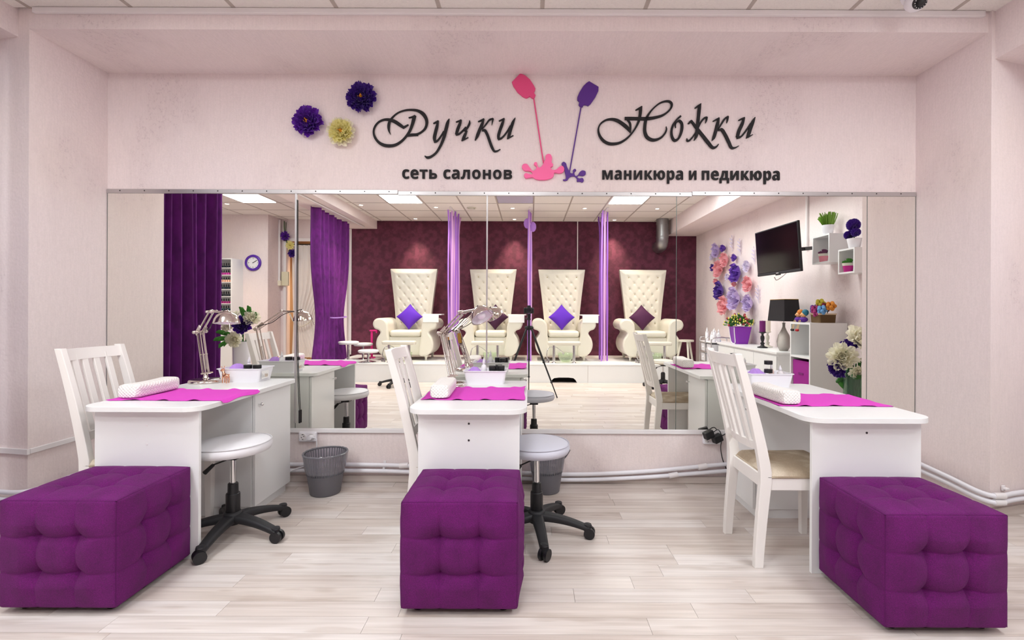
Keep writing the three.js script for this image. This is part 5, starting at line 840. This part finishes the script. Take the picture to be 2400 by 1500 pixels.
// ───────────────────────── television wall
{
  const t = thing('television', 'black flat television on a swing arm', 'television', [2.83, 1.62, 2.12]); t.rotation.order = 'YXZ'; t.rotation.y = -PI / 2 - 0.05; t.rotation.x = 0.075;
  mesh('housing', [bx(0.86, 0.535, 0.028, 0, 0, 0, 0.006), bx(0.6, 0.36, 0.03, 0, 0.06, -0.028, 0.01)], M.black, t);
  mesh('screen', bx(0.83, 0.485, 0.002, 0, 0.036, 0.0145), std(0x07060a, 0.12), t);
  mesh('chin', [bx(0.86, 0.022, 0.008, 0, 0.002, 0.012, 0.003), bx(0.09, 0.016, 0.014, 0, -0.012, 0.008, 0.003)], M.blackSoft, t);
  mesh('maker_mark', bx(0.045, 0.007, 0.002, 0, 0.010, 0.0165), M.trim, t);
  mesh('bracket', [bx(0.24, 0.24, 0.02, 0, 0.14, -0.045), bar([0, 0.26, -0.05], [-0.08, 0.26, -0.26], 0.04, 0.03, V(0, 1, 0)), bar([-0.08, 0.26, -0.26], [0.0, 0.27, -0.435], 0.04, 0.03, V(0, 1, 0))], M.black, t);
  mesh('cable', [tube([[0.1, 0.1, -0.05], [0.33, 0.32, -0.16], [0.36, 0.25, -0.26], [0.28, 0.16, -0.3], [0.22, 0.28, -0.26], [0.32, 0.36, -0.3], [0.3, 0.42, -0.42]], 0.008, 60, 6), tube([[0.2, 0.02, -0.05], [0.36, 0.02, -0.2], [0.42, 0.1, -0.3], [0.34, 0.14, -0.36], [0.3, 0.05, -0.3], [0.22, -0.06, -0.1], [0.16, -0.03, -0.04]], 0.006, 60, 6)], M.trim, t);
}
single('wall_conduit', bx(0.024, 0.75, 0.03, 0, 0, 0, 0.004), M.trim, 'white cable duct on the wall above the television cables', 'conduit', [3.297, 1.93, 2.38]);
function cube(S, dp, x, y, z, label) { const t = thing('cube_shelf', label, 'shelf', [x, y, z]), k = 0.016; mesh('bottom_board', bx(dp, k, S, 0, 0, 0), M.white, t); mesh('top_board', bx(dp, k, S, 0, S - k, 0), M.white, t); mesh('side_board', bx(dp, S - 2 * k, k, 0, k, -S / 2 + k / 2), M.white, t); mesh('side_board', bx(dp, S - 2 * k, k, 0, k, S / 2 - k / 2), M.white, t); }
cube(0.30, 0.2, 3.209, 1.712, 1.80, 'larger white cube wall shelf with a grass pot on top'); cube(0.245, 0.2, 3.209, 1.572, 1.385, 'smaller white cube wall shelf with a purple topiary on top');
function pot(x, y, z, r, h, mat, label) { const t = thing('plant_pot', label, 'pot', [x, y, z]); mesh('pot', lathe([[0, 0], [r * 0.72, 0], [r, h], [r * 0.94, h], [r * 0.68, 0.01], [0, 0.01]], 30), mat, t); mesh('soil', cyl(r * 0.9, r * 0.92, 0.008, 0, h - 0.016, 0), std(0x3a2c22, 0.9), t); return t; }
{ pot(3.2, 2.0125, 1.82, 0.062, 0.11, M.plasticW, 'white pot with grass on the larger cube shelf'); const g = []; for (let i = 0; i < 140; i++) { const a = rnd() * 6.28, r = Math.sqrt(rnd()) * 0.045, d = [cos(a) * r * 9 * rr(0.5, 1.3), 1, sin(a) * r * 9 * rr(0.5, 1.3)]; g.push(aim(petal(rr(0.10, 0.17), 0.012, 0.02, 0, 0, 1, 3), d, [r * cos(a), 0, r * sin(a)])); } const m = single('grass_tuft', g, std(0x7aa83a, 0.6), 'tuft of green artificial grass in the white pot', 'grass', [3.2, 2.112, 1.82]); m.userData.kind = 'stuff'; }
{ pot(3.2, 1.8175, 1.40, 0.065, 0.10, M.plasticW, 'white pot with purple topiary on the smaller cube shelf'); const t = thing('topiary', 'purple three-ball topiary in a white pot', 'plant', [3.2, 1.912, 1.40]); const ballLeaf = (R, n) => { const g = []; for (let i = 0; i < n; i++) { const y = 1 - 2 * (i + 0.5) / n, a = i * 2.4, r = Math.sqrt(1 - y * y), d = [r * cos(a), y, r * sin(a)]; g.push(aim(petal(R * 0.5, R * 0.5, R * 0.1, R * 0.06, i, 2, 2), d, [d[0] * R * 0.55, d[1] * R * 0.55, d[2] * R * 0.55])); } return g; }; for (const [p, R] of [[[-0.01, 0.14, 0], 0.06], [[-0.03, 0.045, 0.04], 0.042], [[-0.02, 0.06, -0.05], 0.042]]) mesh('leaf_ball', merge([...ballLeaf(R, 90), ball(R * 0.6, 0, 0, 0)]).translate(...p), M.peonyD, t); mesh('stem', rod([0, -0.01, 0], [-0.01, 0.1, 0], 0.006), M.greenD, t); }
for (const [y, z, c, m, w] of [[1.7285, 1.815, 0xe890a0, 'purple-leaved', 'pink pot in the larger cube shelf'], [1.5885, 1.415, 0xc01888, 'green-leaved', 'magenta pot with ribbon in the smaller cube shelf']]) { const p = pot(3.15, y, z, 0.05, 0.085, std(c, 0.6), 'small ' + w); mesh('cloth_band', cyl(0.048, 0.053, 0.026, 0, 0.062, 0), M.cream, p); const t = thing('succulent', m + ' succulent in the small ' + w.split(' ').slice(0, 2).join(' '), 'plant', [3.15, y + 0.08, z]); mesh('leaves', Array.from({ length: 16 }, (_, i) => aim(petal(0.055, 0.026, 0.012, 0, i, 2, 3), [cos(i * 2.4), 0.35 + (i % 4) * 0.3, sin(i * 2.4)], [0, 0.004, 0])), m[0] === 'g' ? M.green : std(0x6a3058, 0.6), t); }

// paper flowers on the wall
const pap = c => phy({ color: c, roughness: 0.9, transmission: 0.3, thickness: 0 });
M.paper = { lilac: pap(0xcdb9e6), purple: pap(0x7040b8), pale: pap(0xe2d9f0), pink: pap(0xf6b0b8), violet: pap(0x5c36a6), heart: pap(0xf8dce2) };
const PF = [['lilac', 5.01, 2.25, 0.116], ['purple', 4.74, 2.25, 0.068], ['pale', 5.23, 2.16, 0.066], ['pink', 4.64, 2.05, 0.117], ['purple', 4.31, 2.05, 0.065], ['violet', 5.19, 1.97, 0.072], ['pink', 4.87, 1.91, 0.133], ['purple', 4.18, 1.79, 0.139], ['pale', 3.86, 1.87, 0.083], ['pale', 4.57, 1.76, 0.061], ['pink', 5.05, 1.71, 0.064], ['pink', 4.32, 1.63, 0.059], ['pink', 3.79, 1.60, 0.115], ['violet', 4.83, 1.54, 0.138], ['lilac', 4.21, 1.39, 0.163], ['lilac', 3.77, 1.31, 0.120], ['pink', 4.64, 1.29, 0.147]];
const pfWhere = ['top left of the cluster', 'at the top beside a lilac one', 'small, at the far left top', 'upper middle, under the top purple one', 'small, at the upper right', 'small, at the left edge', 'large, left of centre', 'large, in the centre', 'at the right, below the leaf sprig', 'small, left of the central purple one', 'small, at the left above a violet one', 'small, under the central purple one', 'large, at the right edge', 'large, at the lower left', 'largest, at the bottom middle', 'at the bottom right', 'large, at the very bottom left'];
PF.forEach(([c, z, y, R0], i) => { const R = R0 * 1.22; const t = thing('paper_flower', c + ' paper flower on the television wall, ' + pfWhere[i], 'paper flower', [3.295, y, z], -PI / 2, 'paper flowers on the wall'); mesh('petals', peony(R, R > 0.09 ? [[7, 0.1, 0.95, 0.85, 0.30, 0.02, 0.25], [6, 0.08, 0.75, 0.7, 0.62, 0.08, 0.2], [5, 0.06, 0.5, 0.5, 0.95, 0.14, 0.15]] : [[6, 0.1, 0.95, 0.95, 0.45, 0.02, 0.35], [5, 0.08, 0.7, 0.75, 0.85, 0.08, 0.2]], i), M.paper[c], t); mesh('heart', peony(R * 0.45, [[8, 0.05, 0.7, 0.4, 1.0, 0.55, 0.1], [5, 0.02, 0.5, 0.3, 1.3, 0.6, 0.1]]), c === 'pink' ? M.paper.heart : c === 'purple' ? M.paper.lilac : M.paper.pale, t); });
[[4.47, 2.28], [4.18, 2.19], [3.70, 2.0], [3.57, 1.43]].forEach(([z, y], i) => { const g = [rod([0, -0.12, 0.004], [0.01, 0.12, 0.008], 0.003, 0.003, 5)]; for (let k = 0; k < 7; k++) g.push(aim(petal(0.075, 0.03, 0.012, 0, k, 2, 3), [(k % 2 ? 1 : -1) * 0.6, 1, 0.15], [0, -0.09 + k * 0.028, 0.006])); single('paper_sprig', g, M.paper.pale, 'pale paper leaf sprig on the television wall, ' + ['highest', 'second highest', 'beside the television', 'lowest'][i], 'paper leaf', [3.297, y, z], -PI / 2, 'paper leaf sprigs'); });

// sideboard and what stands on it
{ const t = thing('sideboard', 'long white sideboard under the paper flowers', 'sideboard', [3.095, 0, 3.16]); mesh('top', bx(0.42, 0.025, 1.78, 0, 0.695, 0, 0.003), M.white, t); mesh('carcass', bx(0.385, 0.64, 1.74, 0.01, 0.055, 0, 0.002), M.white, t); for (const z of [-0.58, 0, 0.58]) { const d = mesh('door', bx(0.018, 0.6, 0.57, -0.192, 0.07, z, 0.002), M.white, t); mesh('door_knob', ball(0.011, -0.21, 0.5, z + 0.24), M.chrome, d); } mesh('plinth', bx(0.36, 0.055, 1.70, 0.015, 0, 0), M.white, t); }
{ const p = thing('purple_planter', 'glossy purple bucket planter with white rope handles', 'planter', [3.1, 0.7205, 3.74]); mesh('bucket', rectLoft([[0.17, 0.20, 0], [0.24, 0.29, 0.25], [0.225, 0.275, 0.25], [0.16, 0.19, 0.012]], 0.03, true, true), std(0x7d14a4, 0.3), p); mesh('rope_handle', [tube([[-0.122, 0.245, -0.09], [-0.116, 0.16, -0.085], [-0.098, 0.03, -0.07], [-0.092, 0.008, -0.04], [-0.092, 0.006, 0.04], [-0.098, 0.03, 0.07], [-0.116, 0.16, 0.085], [-0.122, 0.245, 0.09]], 0.006, 50, 6)], M.plasticW, p);
  const b = thing('berry_plant', 'bushy plant with yellow buds and red berries in the purple planter', 'plant', [3.1, 0.96, 3.74]); const lv = [], bd = [], rd = []; for (let i = 0; i < 120; i++) { const a = rnd() * 6.28, e = rr(0.0, 1.3), d = [cos(a) * cos(e), sin(e) * 0.75, sin(a) * cos(e)], k = rr(0.06, 0.18), p2 = [d[0] * k, d[1] * k + 0.02, d[2] * k * 1.3]; lv.push(aim(petal(0.06, 0.03, 0.008, 0, i, 2, 3), [d[0], d[1] + 0.2, d[2]], p2)); const q = [d[0] * (k + 0.055), d[1] * (k + 0.06) + 0.03, d[2] * (k + 0.055) * 1.3]; if (i % 2) bd.push(ball(0.011, ...q, 1, 1.3, 1, 6)); else if (i % 6 === 0) rd.push(ball(0.018, ...q, 1, 1, 1, 7)); } mesh('leaves', lv, M.greenD, b); const y1 = mesh('buds', bd, std(0xd6cc5a, 0.6), b); y1.userData.kind = 'stuff'; const y2 = mesh('berries', rd, std(0xa43a42, 0.5), b); y2.userData.kind = 'stuff'; }
for (const [x, z, c, m, w] of [[3.05, 2.95, 0x6e1468, M.black, 'purple pillar candle on a turned black holder'], [3.18, 3.08, 0xece2d0, M.cream, 'cream pillar candle on a white holder behind the purple one']]) { const t = thing('candle_holder', w, 'candle', [x, 0.7205, z]); mesh('holder', lathe([[0, 0], [0.062, 0], [0.062, 0.012], [0.03, 0.022], [0.018, 0.04], [0.03, 0.06], [0.014, 0.075], [0.026, 0.12], [0.024, 0.15], [0.013, 0.165], [0.016, 0.185], [0.045, 0.2], [0.045, 0.208], [0, 0.208]], 30), m, t); mesh('candle', [cyl(0.037, 0.037, 0.145, 0, 0.208, 0, 28), rod([0, 0.35, 0], [0, 0.36, 0], 0.0015)], std(c, 0.5), t); }
{ const t = thing('table_lamp', 'table lamp with hammered silver bottle base and black box shade', 'table lamp', [3.09, 0.7205, 2.5]); mesh('base', lathe([[0, 0], [0.045, 0], [0.07, 0.05], [0.078, 0.11], [0.062, 0.19], [0.03, 0.25], [0.016, 0.29], [0.016, 0.33], [0.024, 0.34], [0, 0.342]], 36), std(0xb8b2ac, 0.22, { metalness: 0.95, bumpMap: T.hammer, bumpScale: 0.002 }), t); mesh('neck', cyl(0.006, 0.006, 0.06, 0, 0.34, 0), M.chrome, t); mesh('shade', rectLoft([[0.20, 0.40, 0.36], [0.17, 0.34, 0.62], [0.166, 0.336, 0.62], [0.196, 0.396, 0.36]], 0.006, false, false), std(0x0f0e16, 0.6), t); mesh('shade_trim', rectLoft([[0.171, 0.341, 0.618], [0.171, 0.341, 0.624]], 0.006, false, false), std(0xc9a64a, 0.4, { metalness: 0.7 }), t); }
// cube shelf with the magenta box
{ const t = thing('cube_bookcase', 'tall narrow white cube bookcase with a magenta box', 'bookcase', [3.1, 0, 1.83]), k = 0.02; for (const y of [0, 0.35, 0.7, 1.06]) mesh('shelf_board', bx(0.385, k, 0.345, 0, y, 0), M.white, t); mesh('side_panel', bx(0.385, 1.08, k, 0, 0, -0.1825), M.white, t); mesh('side_panel', bx(0.385, 1.08, k, 0, 0, 0.1825), M.white, t); mesh('back_panel', bx(0.008, 1.08, 0.345, 0.19, 0, 0), M.white, t); }
{ const t = thing('storage_box', 'magenta fabric box in the cube bookcase', 'box', [3.09, 0.3705, 1.83]); mesh('box', rectLoft([[0.33, 0.32, 0], [0.335, 0.33, 0.3], [0.325, 0.32, 0.3], [0.32, 0.31, 0.01]], 0.01, true, true), std(0x9c1a8c, 0.85), t); mesh('handle', bx(0.006, 0.02, 0.09, -0.169, 0.15, 0, 0.002), std(0x7a1270, 0.8), t); }
for (const [z, w, hat, hr] of [[1.955, 'orange-hatted', 0xd07a28, 'black'], [1.86, 'teal-hatted', 0x1f6f86, 'red']]) { const t = thing('shelf_doll', 'small ' + w + ' doll with dangling ' + hr + ' shoes on the bookcase edge', 'doll', [2.965, 1.0805, z], 0, 'dolls on the bookcase'); mesh('body', [ball(0.042, 0, 0.03, 0, 1, 0.7, 1.1)], std(0x5a2490, 0.8), t); mesh('head', [ball(0.03, 0, 0.082, 0), ball(0.01, -0.03, 0.08, 0)], std(0xe8b07a, 0.7), t); mesh('hat', [ball(0.036, 0.012, 0.105, -0.012, 0.9, 1, 1)], std(hat, 0.7), t); for (const s of [-1, 1]) { const l = mesh('leg', rod([-0.04, 0.025, s * 0.012], [-0.068, -0.075, s * 0.012], 0.003), std(0xe8c890, 0.7), t); mesh('shoe', ball(0.014, -0.07, -0.085, s * 0.012, 1, 1, 0.9, 10), std(hr === 'red' ? 0xc01c28 : 0x1a181c, 0.5), l); } }
{ const t = thing('woven_basket', 'brown burlap basket on the bookcase', 'basket', [3.1, 1.0805, 1.735]); mesh('basket', rectLoft([[0.17, 0.165, 0], [0.18, 0.175, 0.09], [0.17, 0.165, 0.09], [0.16, 0.155, 0.01]], 0.02, true, true), std(0x8a6a44, 0.95, { bumpMap: T.weave, bumpScale: 0.003 }), t); mesh('lace_edge', rectLoft([[0.182, 0.178, 0.084], [0.194, 0.19, 0.098]], 0.02, false, false), std(0xd8bfa0, 0.9), t);
  const b = thing('cotton_bouquet', 'posy of multicoloured cotton balls in the burlap basket', 'bouquet', [3.1, 1.165, 1.735]); for (const [c, p] of [[0xd6cc4a, [0, 0.12, 0.05]], [0x7a4aa0, [-0.03, 0.06, 0.10]], [0x9c2e6c, [-0.06, 0.05, 0.03]], [0x8a2844, [0.02, 0.08, -0.02]], [0x6fa6d8, [-0.06, 0.05, -0.08]], [0xd88a34, [0, 0.09, -0.13]], [0x9c2e6c, [-0.07, 0.02, -0.02]]]) { const m = std(c, 0.9), g = []; for (let k = 0; k < 11; k++) { const y = 1 - 2 * (k + 0.5) / 11, r = Math.sqrt(1 - y * y), a = k * 2.4; g.push(ball(0.02, p[0] + 0.034 * r * cos(a), p[1] + 0.034 * y, p[2] + 0.034 * r * sin(a), 1, 1, 1, 8)); } mesh('cotton_ball', g, m, b); } mesh('stems', Array.from({ length: 6 }, (_, i) => rod([0.03 * cos(i), -0.06, 0.03 * sin(i)], [0.05 * cos(i), 0.06, 0.07 * sin(i)], 0.003, 0.003, 5)), M.greenD, b); }
// drawer cart with bottles
{ const t = thing('drawer_cart', 'chrome cart with small white drawers beside the sideboard', 'cart', [2.98, 0, 4.33]); const w = 0.34, d = 0.5; for (const z of [-d / 2, 0, d / 2]) for (const x of [-w / 2, w / 2]) mesh('post', rod([x, 0.03, z], [x, 0.76, z], 0.009), M.chrome, t); for (const z of [-d / 2, 0, d / 2]) mesh('top_bow', tube([[-w / 2, 0.70, z], [-w / 2 + 0.01, 0.76, z], [-w / 2 + 0.05, 0.78, z], [w / 2 - 0.05, 0.78, z], [w / 2 - 0.01, 0.76, z], [w / 2, 0.70, z]], 0.009, 30, 8), M.chrome, t); for (const y of [0.22, 0.38, 0.54, 0.70]) { mesh('rail', [rod([-w / 2, y, -d / 2], [-w / 2, y, d / 2], 0.005), rod([w / 2, y, -d / 2], [w / 2, y, d / 2], 0.005)], M.chrome, t); }
  for (const y of [0.24, 0.40, 0.56]) for (const z of [-0.125, 0.125]) { const dr = mesh('drawer', rectLoft([[0.31, 0.20, y], [0.32, 0.22, y + 0.12], [0.31, 0.21, y + 0.12], [0.30, 0.19, y + 0.005]], 0.01, true, true).translate(0, 0, z), std(0xe6e4ea, 0.35), t); mesh('drawer_knob', ball(0.012, -0.165, y + 0.06, z), M.plasticW, dr); } mesh('tray', bx(0.33, 0.012, 0.5, 0, 0.705, 0), M.plasticW, t); for (const z of [-d / 2, d / 2]) for (const x of [-w / 2, w / 2]) mesh('caster', ball(0.02, x, 0.02, z), M.black, t); }
const cb = [[-0.1, -0.18], [-0.02, -0.15], [-0.1, -0.08], [0.03, -0.05], [-0.06, 0.02], [-0.11, 0.1], [0.0, 0.12], [-0.08, 0.18], [0.06, 0.18]]; const cbW = ['front left', 'front middle', 'near left', 'near right', 'central', 'rear left', 'rear middle', 'last left', 'last right'];
cb.forEach(([x, z], i) => bottle(2.98 + x, 4.33 + z, 0.7175, 0.026, rr(0.14, 0.22), 'white pump bottle on the drawer cart, the ' + cbW[i] + ' one', M.plasticW, M.plasticW, i === 3 ? 0x6ab0dc : 0));
renderer.render(scene, camera);
